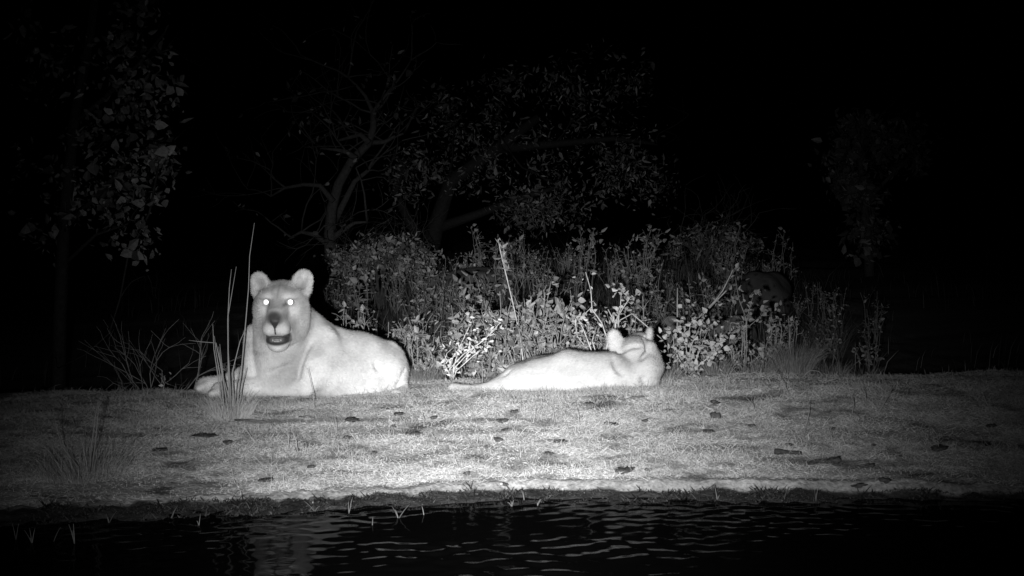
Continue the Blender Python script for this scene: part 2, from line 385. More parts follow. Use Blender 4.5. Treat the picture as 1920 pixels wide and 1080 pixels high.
# ------------------------------------------------------------------ implicit-surface modelling for the animals
class SDF:
    def __init__(s, xs, ys, zs):
        s.ax = [np.asarray(a, np.float32) for a in (xs, ys, zs)]
        s.f = np.full([len(a) for a in s.ax], 1.0, np.float32)
    def _win(s, lo, hi):
        sl = []
        for a, l, h in zip(s.ax, lo, hi):
            i0 = max(np.searchsorted(a, l) - 1, 0); i1 = min(np.searchsorted(a, h) + 1, len(a))
            sl.append(slice(i0, max(i1, i0 + 1)))
        sl = tuple(sl)
        g = [a[q].reshape([-1 if k == n else 1 for n in range(3)]) for k, (a, q) in enumerate(zip(s.ax, sl))]
        return sl, g
    def _mix(s, sl, d, k, sub):
        f = s.f[sl]
        if sub: 
            h = np.clip(0.5 - 0.5 * (f + d) / k, 0, 1)
            s.f[sl] = f * (1 - h) - d * h + k * h * (1 - h)
        else:
            h = np.clip(0.5 + 0.5 * (f - d) / k, 0, 1)
            s.f[sl] = f * (1 - h) + d * h - k * h * (1 - h)
    def cap(s, a, b, r1, r2, k=0.04, sub=False):
        a = np.asarray(a, float); b = np.asarray(b, float); m = max(r1, r2) + 0.12
        sl, g = s._win(np.minimum(a, b) - m, np.maximum(a, b) + m)
        ab = b - a; q = [g[n] - a[n] for n in range(3)]
        t = np.clip((q[0] * ab[0] + q[1] * ab[1] + q[2] * ab[2]) / (ab @ ab + 1e-9), 0, 1)
        d = np.sqrt((q[0] - ab[0] * t) ** 2 + (q[1] - ab[1] * t) ** 2 + (q[2] - ab[2] * t) ** 2) - (r1 + (r2 - r1) * t)
        s._mix(sl, d.astype(np.float32), k, sub)
    def ell(s, c, r, R=None, k=0.04, sub=False):
        c = np.asarray(c, float); r = np.asarray(r, float); m = r.max() + 0.12
        sl, g = s._win(c - m, c + m)
        q = [g[n] - c[n] for n in range(3)]
        if R is not None:      # columns of R: local axes
            q = [q[0] * R[0, n] + q[1] * R[1, n] + q[2] * R[2, n] for n in range(3)]
        k0 = np.sqrt(sum((q[n] / r[n]) ** 2 for n in range(3)))
        k1 = np.sqrt(sum((q[n] / r[n] ** 2) ** 2 for n in range(3))) + 1e-6
        s._mix(sl, (k0 * (k0 - 1) / k1).astype(np.float32), k, sub)
    def surf(s, u, v, d0):
        """first point of the surface on the ray through pixel (u,v)"""
        for d in np.arange(d0 - 0.6, d0 + 0.6, 0.004):
            p = P(u, v, d)
            i = [min(max(int(np.searchsorted(a, c)), 0), len(a) - 1) for a, c in zip(s.ax, p)]
            if s.f[tuple(i)] < 0: return p
        return None
    def crease(s, path, d0, r=0.010, k=0.022, sink=0.0):
        pts = []
        for (u0, v0), (u1, v1) in zip(path[:-1], path[1:]):
            pts += [(u0 + (u1 - u0) * t, v0 + (v1 - v0) * t) for t in (0, .34, .67)]
        pts = [s.surf(u, v, d0) for u, v in pts + [path[-1]]]
        for a, b in zip(pts[:-1], pts[1:]):
            if a is not None and b is not None and abs(a[1] - b[1]) < 0.08:
                o = np.array([0, sink, 0]); s.cap(a + o, b + o, r, r, k, sub=True)
    def mesh(s):
        f = s.f; n0, n1, n2 = f.shape; ins = f < 0
        c = np.zeros((n0 - 1, n1 - 1, n2 - 1), np.int8)
        for a in (0, 1):
            for b in (0, 1):
                for d in (0, 1):
                    c += ins[a:n0 - 1 + a, b:n1 - 1 + b, d:n2 - 1 + d]
        act = (c > 0) & (c < 8)
        I = np.nonzero(act); N = len(I[0])
        idx = np.full(act.shape, -1, np.int32); idx[I] = np.arange(N)
        acc = np.zeros((N, 3)); cnt = np.zeros(N)
        cor = [(a, b, d) for a in (0, 1) for b in (0, 1) for d in (0, 1)]
        for p in cor:
            for w in range(3):
                if p[w]: continue
                q = list(p); q[w] = 1
                fa = f[I[0] + p[0], I[1] + p[1], I[2] + p[2]]; fb = f[I[0] + q[0], I[1] + q[1], I[2] + q[2]]
                x = (fa < 0) != (fb < 0)
                t = np.where(x, fa / np.where(fa == fb, 1, fa - fb), 0)
                pos = np.stack([s.ax[n][I[n] + p[n]].astype(float) for n in range(3)], 1)
                pos[:, w] += t * (s.ax[w][I[w] + 1] - s.ax[w][I[w]])
                acc[x] += pos[x]; cnt[x] += 1
        V = acc / cnt[:, None]
        Q = []
        for w in range(3):
            a, b = (w + 1) % 3, (w + 2) % 3
            lo = [slice(None)] * 3; hi = [slice(None)] * 3; lo[w] = slice(0, -1); hi[w] = slice(1, None)
            A, B = ins[tuple(lo)], ins[tuple(hi)]
            E = np.nonzero(A != B); E = [e.copy() for e in E]
            ok = (E[a] > 0) & (E[b] > 0) & (E[a] < f.shape[a] - 1) & (E[b] < f.shape[b] - 1)
            E = [e[ok] for e in E]
            flip = A[tuple(E)]
            def cell(da, db):
                q = [e.copy() for e in E]; q[a] = q[a] + da; q[b] = q[b] + db
                return idx[tuple(q)]
            q = np.stack([cell(-1, -1), cell(0, -1), cell(0, 0), cell(-1, 0)], 1)
            q[~flip] = q[~flip][:, ::-1]
            Q.append(q)
        Q = np.concatenate(Q); Q = Q[(Q >= 0).all(1)]
        # a little smoothing
        for it in range(3):
            su = np.zeros_like(V); ct = np.zeros(N)
            for e in range(4):
                p, q = Q[:, e], Q[:, (e + 1) % 4]
                np.add.at(su, p, V[q]); np.add.at(ct, p, 1); np.add.at(su, q, V[p]); np.add.at(ct, q, 1)
            V = V * 0.5 + 0.5 * su / np.maximum(ct, 1)[:, None]
        return V, Q

def rotm(rx=0, ry=0, rz=0):
    cx, sx, cy, sy, cz, sz = math.cos(rx), math.sin(rx), math.cos(ry), math.sin(ry), math.cos(rz), math.sin(rz)
    return np.array([[cz, -sz, 0], [sz, cz, 0], [0, 0, 1]]) @ np.array([[cy, 0, sy], [0, 1, 0], [-sy, 0, cy]]) @ np.array([[1, 0, 0], [0, cx, -sx], [0, sx, cx]])
def gauss(p, c, r):
    return np.exp(-(((p - np.asarray(c)) / np.asarray(r)) ** 2).sum(-1))

# ------------------------------------------------------------------ lioness 1: reclining, facing the camera
HD = 7.36
O = P(524, 566, HD)                                     # point between the eyes
# head frame: x to the viewer's right, y towards the viewer, z up
HX = np.array([1, 0.0, 0]); HY = np.array([0.0, -1, -0.02]); HY /= np.linalg.norm(HY); HZ = np.array([0, -0.02, 1.0])
HR = np.stack([HX, HY, HZ], 1)
def hl(x, y, z): return O + HR @ np.array([x, y, z])
def hell(s, c, r, k=0.02, sub=False, rot=None):
    s.ell(hl(*c), r, HR @ (rot if rot is not None else np.eye(3)), k, sub)
def hcap(s, a, b, r1, r2, k=0.02, sub=False): s.cap(hl(*a), hl(*b), r1, r2, k, sub)

ax_ = axis([(-1.95, 0.009), (O[0] - 0.21, 0.0042), (O[0] + 0.21, 0.009), (-0.42, 0)])
ay_ = axis([(7.05, 0.005), (7.55, 0.009), (8.45, 0)])
az_ = axis([(0.12, 0.009), (O[2] - 0.29, 0.0042), (O[2] + 0.21, 0.009), (O[2] + 0.26, 0)])
s = SDF(ax_, ay_, az_)
# torso
s.cap(P(607, 682, 7.78), P(672, 689, 7.98), 0.182, 0.185, 0.05)
s.cap(P(672, 689, 7.98), P(715, 697, 8.12), 0.182, 0.155, 0.05)
s.cap(P(640, 645, 7.86), P(718, 662, 8.14), 0.075, 0.07, 0.08)              # spine ridge
s.cap(P(612, 700, 7.70), P(690, 718, 7.95), 0.13, 0.12, 0.06)               # belly on the ground
# neck and chest
s.cap(P(534, 600, 7.62), P(570, 652, 7.76), 0.135, 0.155, 0.05)
s.cap(P(552, 588, 7.68), P(606, 640, 7.84), 0.085, 0.108, 0.05)
s.cap(P(523, 612, 7.54), P(520, 700, 7.60), 0.140, 0.125, 0.06)
s.cap(P(508, 645, 7.60), P(502, 695, 7.62), 0.085, 0.085, 0.04)
# far foreleg
s.cap(P(478, 628, 7.62), P(474, 696, 7.58), 0.062, 0.056, 0.022)
s.cap(P(474, 698, 7.60), P(420, 717, 7.66), 0.054, 0.042, 0.03)
s.cap(P(420, 717, 7.66), P(384, 722, 7.66), 0.040, 0.046, 0.03)
for dz in (-0.03, -0.01, 0.012, 0.032):
    s.cap(P(384, 722, 7.65 + dz), P(372, 728, 7.64 + dz), 0.020, 0.018, 0.012)
# near shoulder, upper arm, forearm
s.cap(P(608, 634, 7.69), P(592, 690, 7.59), 0.060, 0.095, 0.08)
s.cap(P(590, 690, 7.58), P(573, 722, 7.53), 0.088, 0.058, 0.04)
s.cap(P(568, 724, 7.52), P(470, 726, 7.53), 0.054, 0.048, 0.018)
s.cap(P(545, 708, 7.54), P(500, 716, 7.55), 0.055, 0.050, 0.04)
s.cap(P(470, 726, 7.53), P(412, 732, 7.54), 0.046, 0.046, 0.03)
for dz in (-0.036, -0.013, 0.012, 0.034):
    s.cap(P(412, 733, 7.54 + dz), P(396, 739, 7.52 + dz), 0.022, 0.019, 0.012)
# haunch, thigh, hind foot
s.cap(P(728, 680, 8.10), P(690, 712, 7.90), 0.095, 0.085, 0.05)
s.ell(P(722, 700, 8.02), (0.125, 0.16, 0.135), None, 0.05)
s.cap(P(742, 684, 8.16), P(748, 715, 8.12), 0.052, 0.045, 0.04)
s.cap(P(752, 700, 8.06), P(755, 730, 7.98), 0.030, 0.030, 0.02)
s.cap(P(755, 732, 7.97), P(742, 742, 7.82), 0.034, 0.036, 0.02)
s.cap(P(690, 722, 7.86), P(668, 730, 7.80), 0.07, 0.055, 0.04)
# head
hell(s, (0, -0.10, 0.014), (0.122, 0.145, 0.096), 0.05)
for sx in (-1, 1):
    hell(s, (sx * 0.076, -0.05, -0.035), (0.074, 0.095, 0.090), 0.035)           # cheekbone
    hell(s, (sx * 0.076, -0.105, -0.115), (0.066, 0.085, 0.105), 0.06)            # cheek ruff
    hell(s, (sx * 0.048, -0.030, -0.150), (0.055, 0.075, 0.070), 0.05)           # jowl
    hell(s, (sx * 0.060, 0.002, 0.040), (0.045, 0.040, 0.022), 0.03)             # brow
hcap(s, (0, -0.02, 0.012), (0, 0.115, -0.058), 0.060, 0.046, 0.03)               # bridge of the nose
hcap(s, (0, 0.0, -0.10), (0, 0.085, -0.112), 0.088, 0.064, 0.03)                 # muzzle core
hcap(s, (0, -0.04, -0.175), (0, 0.055, -0.218), 0.080, 0.045, 0.03)              # lower jaw
hell(s, (0, 0.062, -0.236), (0.050, 0.040, 0.030), 0.04)                         # chin
hell(s, (0, 0.055, -0.204), (0.066, 0.054, 0.034), 0.022)                        # lips of the open mouth
hell(s, (0, 0.125, -0.200), (0.040, 0.060, 0.012), 0.014, sub=True)              # gap of the mouth
for sx in (-1, 1):
    hell(s, (sx * 0.034, 0.104, -0.140), (0.044, 0.050, 0.040), 0.020)           # whisker pads
    hell(s, (sx * 0.067, 0.046, 0.000), (0.027, 0.026, 0.019), 0.016, sub=True)  # eye sockets
hell(s, (0, 0.140, -0.078), (0.045, 0.030, 0.036), 0.016)                        # nose
for sx in (-1, 1):
    hell(s, (sx * 0.024, 0.170, -0.092), (0.010, 0.014, 0.007), 0.006, sub=True) # nostrils
hcap(s, (0, 0.19, -0.118), (0, 0.158, -0.17), 0.004, 0.004, 0.012, sub=True)
for sx, ex, ez, tilt in ((-1, -0.126, 0.094, -0.55), (1, 0.114, 0.106, 0.30)):
    R = rotm(0.15, tilt, -sx * 0.30)
    hell(s, (ex, -0.10, ez), (0.058, 0.026, 0.070), 0.03, rot=R)
    hell(s, (ex * 0.88, -0.10, ez - 0.045), (0.055, 0.045, 0.050), 0.03)
    hell(s, (ex * 1.01, -0.066, ez + 0.004), (0.038, 0.028, 0.048), 0.014, sub=True, rot=R)
s.crease([(580, 645), (572, 662), (564, 684), (557, 712)], 7.6, 0.001, 0.030)
s.crease([(757, 694), (751, 712), (743, 730)], 8.0, 0.006, 0.028)
s.crease([(701, 682), (705, 688), (709, 695)], 7.8, 0.001, 0.026)
s.crease([(505, 700), (525, 692), (545, 684)], 7.5, 0.004, 0.03)
s.cap(P(733, 652, 8.12), P(745, 662, 8.14), 0.030, 0.026, 0.03); s.cap(P(756, 684, 8.16), P(760, 692, 8.16), 0.022, 0.02, 0.02)
V, Q = s.mesh()
# coat tones
ph = (V - O) @ HR                                    # in head coordinates
body = 0.66 + 0.12 * gauss(V, P(474, 665, 7.55), (0.06, 0.2, 0.16))
face = sstep(-0.30, -0.12, ph[:, 1]) * sstep(-0.34, -0.26, ph[:, 2]) * sstep(0.26, 0.2, np.abs(ph[:, 0]))
# neck and chest shade painted into the coat, in front of the near shoulder
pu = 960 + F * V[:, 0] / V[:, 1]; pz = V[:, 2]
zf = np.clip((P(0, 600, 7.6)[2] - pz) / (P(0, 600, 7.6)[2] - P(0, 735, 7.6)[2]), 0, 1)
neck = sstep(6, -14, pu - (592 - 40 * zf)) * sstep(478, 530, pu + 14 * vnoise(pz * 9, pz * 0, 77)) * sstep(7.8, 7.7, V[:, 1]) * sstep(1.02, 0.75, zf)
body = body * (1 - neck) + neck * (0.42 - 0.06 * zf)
body += 0.05 * fbm(pu * 0.05, pz * 6, 78) + 0.05 * fbm(pu * 0.015, pz * 14, 79)
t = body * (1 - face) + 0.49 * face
a = np.abs(ph[:, 0]); hy, hz = ph[:, 1], ph[:, 2]
def G2(x, z, rx, rz): return np.exp(-((ph[:, 0] - x) / rx) ** 2 - ((hz - z) / rz) ** 2) * (hy > -0.09) * (hz > -0.3)
def GA(x, z, rx, rz): return np.exp(-((a - x) / rx) ** 2 - ((hz - z) / rz) ** 2) * (hy > -0.09)
t += 0.20 * GA(0.045, 0.027, 0.028, 0.012)                                       # pale above the eyes
t += 0.14 * GA(0.080, -0.040, 0.025, 0.035)
t += 0.11 * GA(0.034, -0.148, 0.032, 0.024) * (hy > 0.08)                        # pale whisker pads
t -= 0.16 * G2(0, 0.095, 0.05, 0.022) + 0.17 * G2(0, 0.06, 0.006, 0.035) + 0.10 * GA(0.035, 0.075, 0.008, 0.02)
t -= 0.14 * G2(0, -0.022, 0.050, 0.016) + 0.10 * GA(0.105, 0.01, 0.02, 0.03)
t -= 0.12 * GA(0.122, -0.05, 0.014, 0.06) + 0.13 * GA(0.092, -0.13, 0.014, 0.07) + 0.20 * GA(0.056, -0.070, 0.008, 0.04) + 0.16 * GA(0.078, -0.150, 0.009, 0.045) + 0.10 * GA(0.135, 0.0, 0.014, 0.06)
t += (0.05 * fbm(ph[:, 0] * 45, hz * 14, 75)) * face
t -= 0.30 * GA(0.043, -0.010, 0.010, 0.010) + 0.20 * GA(0.074, 0.016, 0.030, 0.006) # inner corners, upper lids
dark = np.exp(-(((ph[:, 0]) / 0.047) ** 2 + ((hz + 0.078) / 0.042) ** 2) ** 3) * (hy > 0.03) * 0.97
dark = np.maximum(dark, sstep(0.006, 0.003, a - 0.55 * (hz + 0.135).clip(0, 0.04)) * (hz < -0.09) * (hz > -0.170) * (hy > 0.10))
lip = sstep(0.078, 0.060, a) * sstep(-0.172, -0.182, hz - 0.35 * np.maximum(a - 0.035, 0)) * sstep(-0.240, -0.226, hz - 4.0 * a * a) * (hy > 0.0)
lip *= 1 - 0.55 * np.exp(-(a / 0.032) ** 4 - ((hz + 0.200) / 0.013) ** 4)
dark = np.maximum(dark, lip)
t = t * (1 - dark) + 0.035 * dark
t += 0.07 * np.exp(-((ph[:, 0] - 0.006) / 0.018) ** 2 - ((hz + 0.092) / 0.006) ** 2) * (hy > 0.12)   # grey middle of the nose pad
t += 0.15 * G2(0, -0.250, 0.040, 0.014) * (hy > 0.03)                            # pale chin
earm = ((a > 0.075) & (hz > 0.03) & (hy < -0.03))
t = np.where(earm, 0.56 + 0.12 * fbm(ph[:, 0] * 50, hz * 50, 71) - 0.16 * np.exp(-((a - 0.118) / 0.03) ** 2 - ((hz - 0.095) / 0.035) ** 2) - 0.24 * np.exp(-((a - 0.105) / 0.02) ** 2 - ((hz - 0.06) / 0.03) ** 2), t)
base1 = np.array([float(P(600, 735, 7.8)[0]), 7.8, float(terrain(P(600, 735, 7.8)[0], 7.8))])
t = np.clip(t * (1 + 0.06 * fbm(V[:, 0] * 30, V[:, 2] * 30, 72) + 0.13 * fbm(pu * 0.11 + pz * 14, pz * 60 - pu * 0.05, 70)), 0.03, 0.8)
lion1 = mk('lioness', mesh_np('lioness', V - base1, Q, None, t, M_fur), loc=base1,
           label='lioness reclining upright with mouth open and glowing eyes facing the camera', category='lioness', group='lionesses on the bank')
def ball(name, r, mat, n=12, m=8, tone=None):
    th = np.linspace(0, math.pi, m + 1); phi = np.arange(n) / n * 2 * math.pi
    v = np.stack([np.outer(np.sin(th), np.cos(phi)), np.outer(np.sin(th), np.sin(phi)), np.outer(np.cos(th), np.ones(n))], -1).reshape(-1, 3) * np.asarray(r)
    q = [[i * n + j, (i + 1) * n + j, (i + 1) * n + (j + 1) % n, i * n + (j + 1) % n] for i in range(m) for j in range(n)]
    return mesh_np(name, v, q, None, None if tone is None else np.full(len(v), tone), mat)
me_eye = ball('eye', (0.021, 0.021, 0.017), M_eye)
me_pupil = ball('pupil', (0.0165, 0.0016, 0.0165), M_shine, 16, 8)
for sx in (-1, 1):
    c = hl(sx * 0.067, 0.028, 0.0)
    e = mk('eye', me_eye, lion1, c - base1)
    mk('pupil', me_pupil, e, (0, -0.0195, 0.001))
mk('tongue', ball('tongue', (0.030, 0.056, 0.011), M_mouth), lion1, hl(0, 0.056, -0.202) - base1)
me_tooth = ball('tooth', (0.0042, 0.004, 0.006), M_tooth, 6, 4)
for k in range(4):
    x = (k - 1.5) * 0.0078
    mk('tooth', me_tooth, lion1, hl(x, 0.102 - 8 * x * x, -0.211) - base1)
me_fang = ball('canine_tooth', (0.004, 0.004, 0.009), M_tooth, 6, 5)
for sx in (-1, 1):
    mk('canine_tooth', me_fang, lion1, hl(sx * 0.022, 0.094, -0.206) - base1)

def fur(V, Q, tone, flow, n, length, parent, base, lift=0.32):
    """short hair lying along the coat"""
    n0 = np.cross(V[Q[:, 2]] - V[Q[:, 0]], V[Q[:, 3]] - V[Q[:, 1]]); ar = np.linalg.norm(n0, axis=1)
    n0 /= ar[:, None] + 1e-12
    vis = n0[:, 1] < 0.35
    pr = ar * vis; k = rng.choice(len(Q), n, p=pr / pr.sum())
    w = rng.random((n, 4)); w /= w.sum(1, keepdims=True)
    p = (V[Q[k]] * w[..., None]).sum(1); nn = n0[k]
    tn = tone[Q[k, 0]]
    f = flow(p) + rng.normal(0, 0.25, (n, 3))
    f -= nn * (f * nn).sum(1, keepdims=True); f /= np.linalg.norm(f, axis=1, keepdims=True) + 1e-9
    L = length(p) * rng.uniform(0.6, 1.3, n)
    d = f + nn * lift * rng.uniform(0.4, 1.8, n)[:, None]
    sd = np.cross(nn, f) * 0.0011
    b0 = p - nn * 0.001
    v = np.stack([b0 - sd, b0 + sd, b0 + d * L[:, None]], 1) - base
    c = np.clip(tn * rng.uniform(0.88, 1.14, n), 0.02, 0.85)
    mk('fur', mesh_np('fur', v.reshape(-1, 3), None, np.arange(n * 3).reshape(-1, 3), np.repeat(c, 3), M_hair), parent, kind='stuff')
M_hair = material('hair', None, 0.7, 0.15)
def flow1(p):
    q = (p - O) @ HR
    head = (np.abs(q[:, 0]) < 0.2) & (q[:, 1] > -0.2) & (q[:, 2] > -0.28)
    rad = (q - np.array([0, 0.16, -0.08])) @ HR.T
    rad /= np.linalg.norm(rad, axis=1, keepdims=True)
    return np.where(head[:, None], rad, np.array([0.6, 0.4, -0.55]))
def len1(p):
    q = (p - O) @ HR
    m = (np.abs(q[:, 0]) < 0.09) & (q[:, 1] > -0.02)
    ear = (np.abs(q[:, 0]) > 0.07) & (q[:, 2] > 0.06)
    return np.where(m, 0.005, np.where(ear, 0.013, 0.018))
fur(V, Q, t, flow1, 90000, len1, lion1, base1)

# ------------------------------------------------------------------ lioness 2: lying on her side, head turned away
ax_ = axis([(-0.45, 0.008), (0.52, 0.0048), (0.95, 0)])
ay_ = axis([(7.45, 0.007), (8.4, 0)])
az_ = axis([(0.12, 0.008), (0.36, 0.0048), (0.72, 0)])
s = SDF(ax_, ay_, az_)
s.cap(P(938, 727, 7.84), P(972, 714, 7.90), 0.060, 0.088, 0.05)
s.cap(P(972, 714, 7.90), P(1012, 706, 7.92), 0.088, 0.108, 0.05)
s.cap(P(1012, 706, 7.92), P(1070, 703, 7.94), 0.112, 0.136, 0.05)
s.cap(P(1070, 703, 7.94), P(1140, 704, 7.92), 0.136, 0.132, 0.05)
s.cap(P(1005, 691, 7.82), P(1065, 681, 7.80), 0.052, 0.068, 0.05)
s.cap(P(1065, 681, 7.80), P(1150, 684, 7.78), 0.068, 0.072, 0.05)
s.cap(P(1005, 708, 7.80), P(1150, 705, 7.76), 0.07, 0.08, 0.06)                 # spine
s.ell(P(985, 712, 7.84), (0.10, 0.10, 0.085), None, 0.05)                        # haunch
s.cap(P(1050, 722, 7.82), P(1150, 720, 7.80), 0.07, 0.075, 0.06)
s.cap(P(1135, 695, 7.86), P(1180, 705, 7.80), 0.10, 0.115, 0.05)                 # shoulder blade
s.ell(P(1165, 700, 7.76), (0.09, 0.07, 0.09), None, 0.035)
s.cap(P(1200, 705, 7.80), P(1206, 672, 7.84), 0.105, 0.098, 0.03)                # neck
s.cap(P(1212, 690, 7.78), P(1212, 712, 7.78), 0.095, 0.078, 0.03)                # chest side
s.cap(P(1188, 672, 7.80), P(1176, 678, 7.84), 0.075, 0.06, 0.012)                # neck roll
s.ell(P(1193, 656, 7.86), (0.098, 0.15, 0.083), rotm(0, 0.12, 0), 0.010)         # skull from behind
s.cap(P(1165, 664, 7.85), P(1196, 660, 7.79), 0.040, 0.050, 0.010)               # nape fold
s.cap(P(1200, 650, 7.98), P(1207, 668, 8.20), 0.085, 0.055, 0.03)                # muzzle, turned away
s.cap(P(1217, 652, 7.80), P(1226, 690, 7.78), 0.042, 0.060, 0.012)               # cheek ruff
s.ell(P(1152, 635, 7.86), (0.043, 0.030, 0.052), rotm(0.1, -0.25, 0.2), 0.02)    # near ear, back of it
s.cap(P(1156, 648, 7.86), P(1170, 655, 7.86), 0.040, 0.045, 0.03)
s.ell(P(1217, 630, 7.90), (0.024, 0.040, 0.056), rotm(0, 0.12, 0), 0.03)         # other ear edge-on
s.ell(P(1209, 628, 7.89), (0.012, 0.028, 0.044), rotm(0, -0.08, 0), 0.008, sub=True)
s.cap(P(908, 727, 7.86), P(938, 724, 7.86), 0.026, 0.045, 0.04)                  # tail root
s.cap(P(875, 727, 7.84), P(908, 727, 7.86), 0.016, 0.020, 0.02)
s.cap(P(850, 726, 7.82), P(875, 727, 7.84), 0.026, 0.015, 0.02)                  # tuft
s.cap(P(1185, 718, 7.86), P(1215, 716, 8.15), 0.06, 0.045, 0.03)                 # legs stretched away
s.cap(P(1150, 718, 7.90), P(1165, 712, 8.20), 0.06, 0.045, 0.03)
s.cap(P(985, 718, 7.92), P(1010, 712, 8.2), 0.07, 0.05, 0.03)
s.crease([(1158, 663), (1170, 657), (1183, 650), (1200, 650)], 7.8, 0.008, 0.018)
s.crease([(1206, 634), (1213, 648), (1214, 660), (1203, 674)], 7.8, 0.009, 0.018)
s.crease([(1152, 674), (1159, 690), (1168, 699)], 7.8, 0.007, 0.035)
s.crease([(944, 706), (958, 694)], 7.85, 0.002, 0.02)
s.crease([(1206, 708), (1210, 716)], 7.7, 0.006, 0.03)
V, Q = s.mesh()
t = 0.46 + 0.07 * fbm(V[:, 0] * 5, V[:, 2] * 9, 76)
t -= 0.10 * gauss(V, P(1175, 680, 7.7), (0.09, 0.3, 0.05)) + 0.05 * gauss(V, P(1060, 700, 7.7), (0.05, 0.3, 0.05))
t += 0.06 * gauss(V, P(1060, 725, 7.7), (0.2, 0.3, 0.05)) + 0.08 * gauss(V, P(1153, 633, 7.86), (0.05, 0.1, 0.07))
t = np.clip(t * (1 + 0.13 * fbm(V[:, 0] * 16 + V[:, 2] * 12, V[:, 2] * 50, 73) + 0.04 * fbm(V[:, 0] * 50, V[:, 2] * 50, 74)), 0.05, 0.78)
base2 = np.array([float(P(1080, 735, 7.8)[0]), 7.8, float(terrain(P(1080, 735, 7.8)[0], 7.8))])
lion2 = mk('lioness', mesh_np('lioness_lying', V - base2, Q, None, t, M_fur), loc=base2,
           label='pale lioness lying flat with her back and the back of her head towards the water', category='lioness', group='lionesses on the bank')

def flow2(p):
    ear = ((p[:, 2] > 0.50) & (p[:, 0] < 0.66)) | (p[:, 2] > 0.60)
    return np.where(ear[:, None], (p - P(1156, 645, 7.86)) * np.array([8, 0, 8]) * (p[:, :1] < 0.66) + np.array([0.3, 0, 1.0]) * (p[:, :1] >= 0.66), np.array([-0.9, 0.0, -0.45]))
fur(V, Q, t, flow2, 80000, lambda p: np.where(p[:, 2] > 0.5, 0.018, 0.020), lion2, base2)

# ------------------------------------------------------------------ plants
def unit(n): 
    v = rng.normal(size=(n, 3)); return v / np.linalg.norm(v, axis=1, keepdims=True)
def curve(p0, p1, sag, n=7, wob=0.0):
    t = np.linspace(0, 1, n)[:, None]
    p = p0 + (p1 - p0) * t + np.asarray(sag) * (4 * t * (1 - t))
    if wob: p[1:-1] += rng.normal(0, wob, (n - 2, 3))
    return p
def leaf_cluster(m, pts, n, spread, size, tone, up=0.3, ratio=0.62):
    """n leaves scattered about random points of pts"""
    k = rng.integers(0, len(pts), n)
    pos = pts[k] + rng.normal(0, spread, (n, 3))
    axd = unit(n); axd[:, 2] += up
    L = size * np.clip(rng.gamma(4, 0.25, n), 0.3, 2.2)
    m.leaves(pos, axd, unit(n), L, L * ratio * rng.uniform(0.35, 1.2, n), np.clip(tone + 0.09 * rng.normal(size=n), 0.05, 0.6))
def weed_meshes(h, nst, nleaf, size, tone, spread=0.35, ratio=0.62):
    st = MB(); fo = MB()
    for k in range(nst):
        a = rng.uniform(0, 6.28); b = np.array([math.cos(a), math.sin(a), 0]) * 0.03
        hh = h * rng.uniform(0.6, 1.05)
        tip = b + np.array([math.cos(a) * spread * hh * rng.uniform(.2, 1), math.sin(a) * spread * hh * rng.uniform(.2, 1), hh])
        pts = curve(b, tip, (rng.normal(0, .03), rng.normal(0, .03), 0.02), 7, 0.008)
        st.tube(pts, np.linspace(0.0045, 0.0018, 7), 4, tone * 0.8)
        nodes = []
        for q in range(4):
            p0 = pts[rng.integers(2, 6)]; d = unit(1)[0]; d[2] = abs(d[2]) * 0.7
            p1 = p0 + d * hh * rng.uniform(.12, .26)
            sb = curve(p0, p1, (0, 0, 0.01), 4); st.tube(sb, np.linspace(0.0025, 0.0012, 4), 3, tone * 0.8); nodes += list(sb[1:])
        nodes += list(pts[4:])
        nodes = np.array(nodes); nodes = nodes[rng.random(len(nodes)) < 0.6] if len(nodes) > 8 else nodes
        leaf_cluster(fo, nodes, nleaf // nst, 0.013, size, tone * rng.uniform(0.7, 1.3), ratio=ratio)
    return st.mesh('weed_stem', M_bark), fo.mesh('weed_foliage', M_leaf)
def plant(name, stem_me, leaf_me, loc, rz=0, sc=1.0, **props):
    e = mk(name, None, None, loc, (0, 0, rz), sc, **props)
    if stem_me: mk('stem', stem_me, e)
    if leaf_me: mk('foliage', leaf_me, e, kind='stuff')
    return e
def weed_set(t): return [weed_meshes(0.48, 6, 170, 0.027, t), weed_meshes(0.42, 5, 120, 0.034, t * 1.1), weed_meshes(0.55, 5, 100, 0.024, t * .9, 0.2),
         weed_meshes(0.38, 7, 190, 0.022, t * .95, 0.5), weed_meshes(0.50, 4, 90, 0.040, t * 1.1, 0.3), weed_meshes(0.6, 3, 70, 0.022, t, 0.12)]
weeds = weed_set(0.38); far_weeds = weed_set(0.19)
lush = [weed_meshes(0.50, 6, 190, 0.032, 0.30, 0.35, 0.7), weed_meshes(0.56, 5, 150, 0.030, 0.32, 0.25, 0.75), weed_meshes(0.42, 7, 200, 0.028, 0.34, 0.5, 0.6)]
WK = ['dense bushy weed', 'broad leaved weed', 'upright small leaved weed', 'low spreading weed', 'sparse large leaved weed', 'thin straight weed']
def clear(u, d):
    return not ((1375 < u < 1490 and d < 13.6) or (1215 < u < 1275 and d < 11.4))
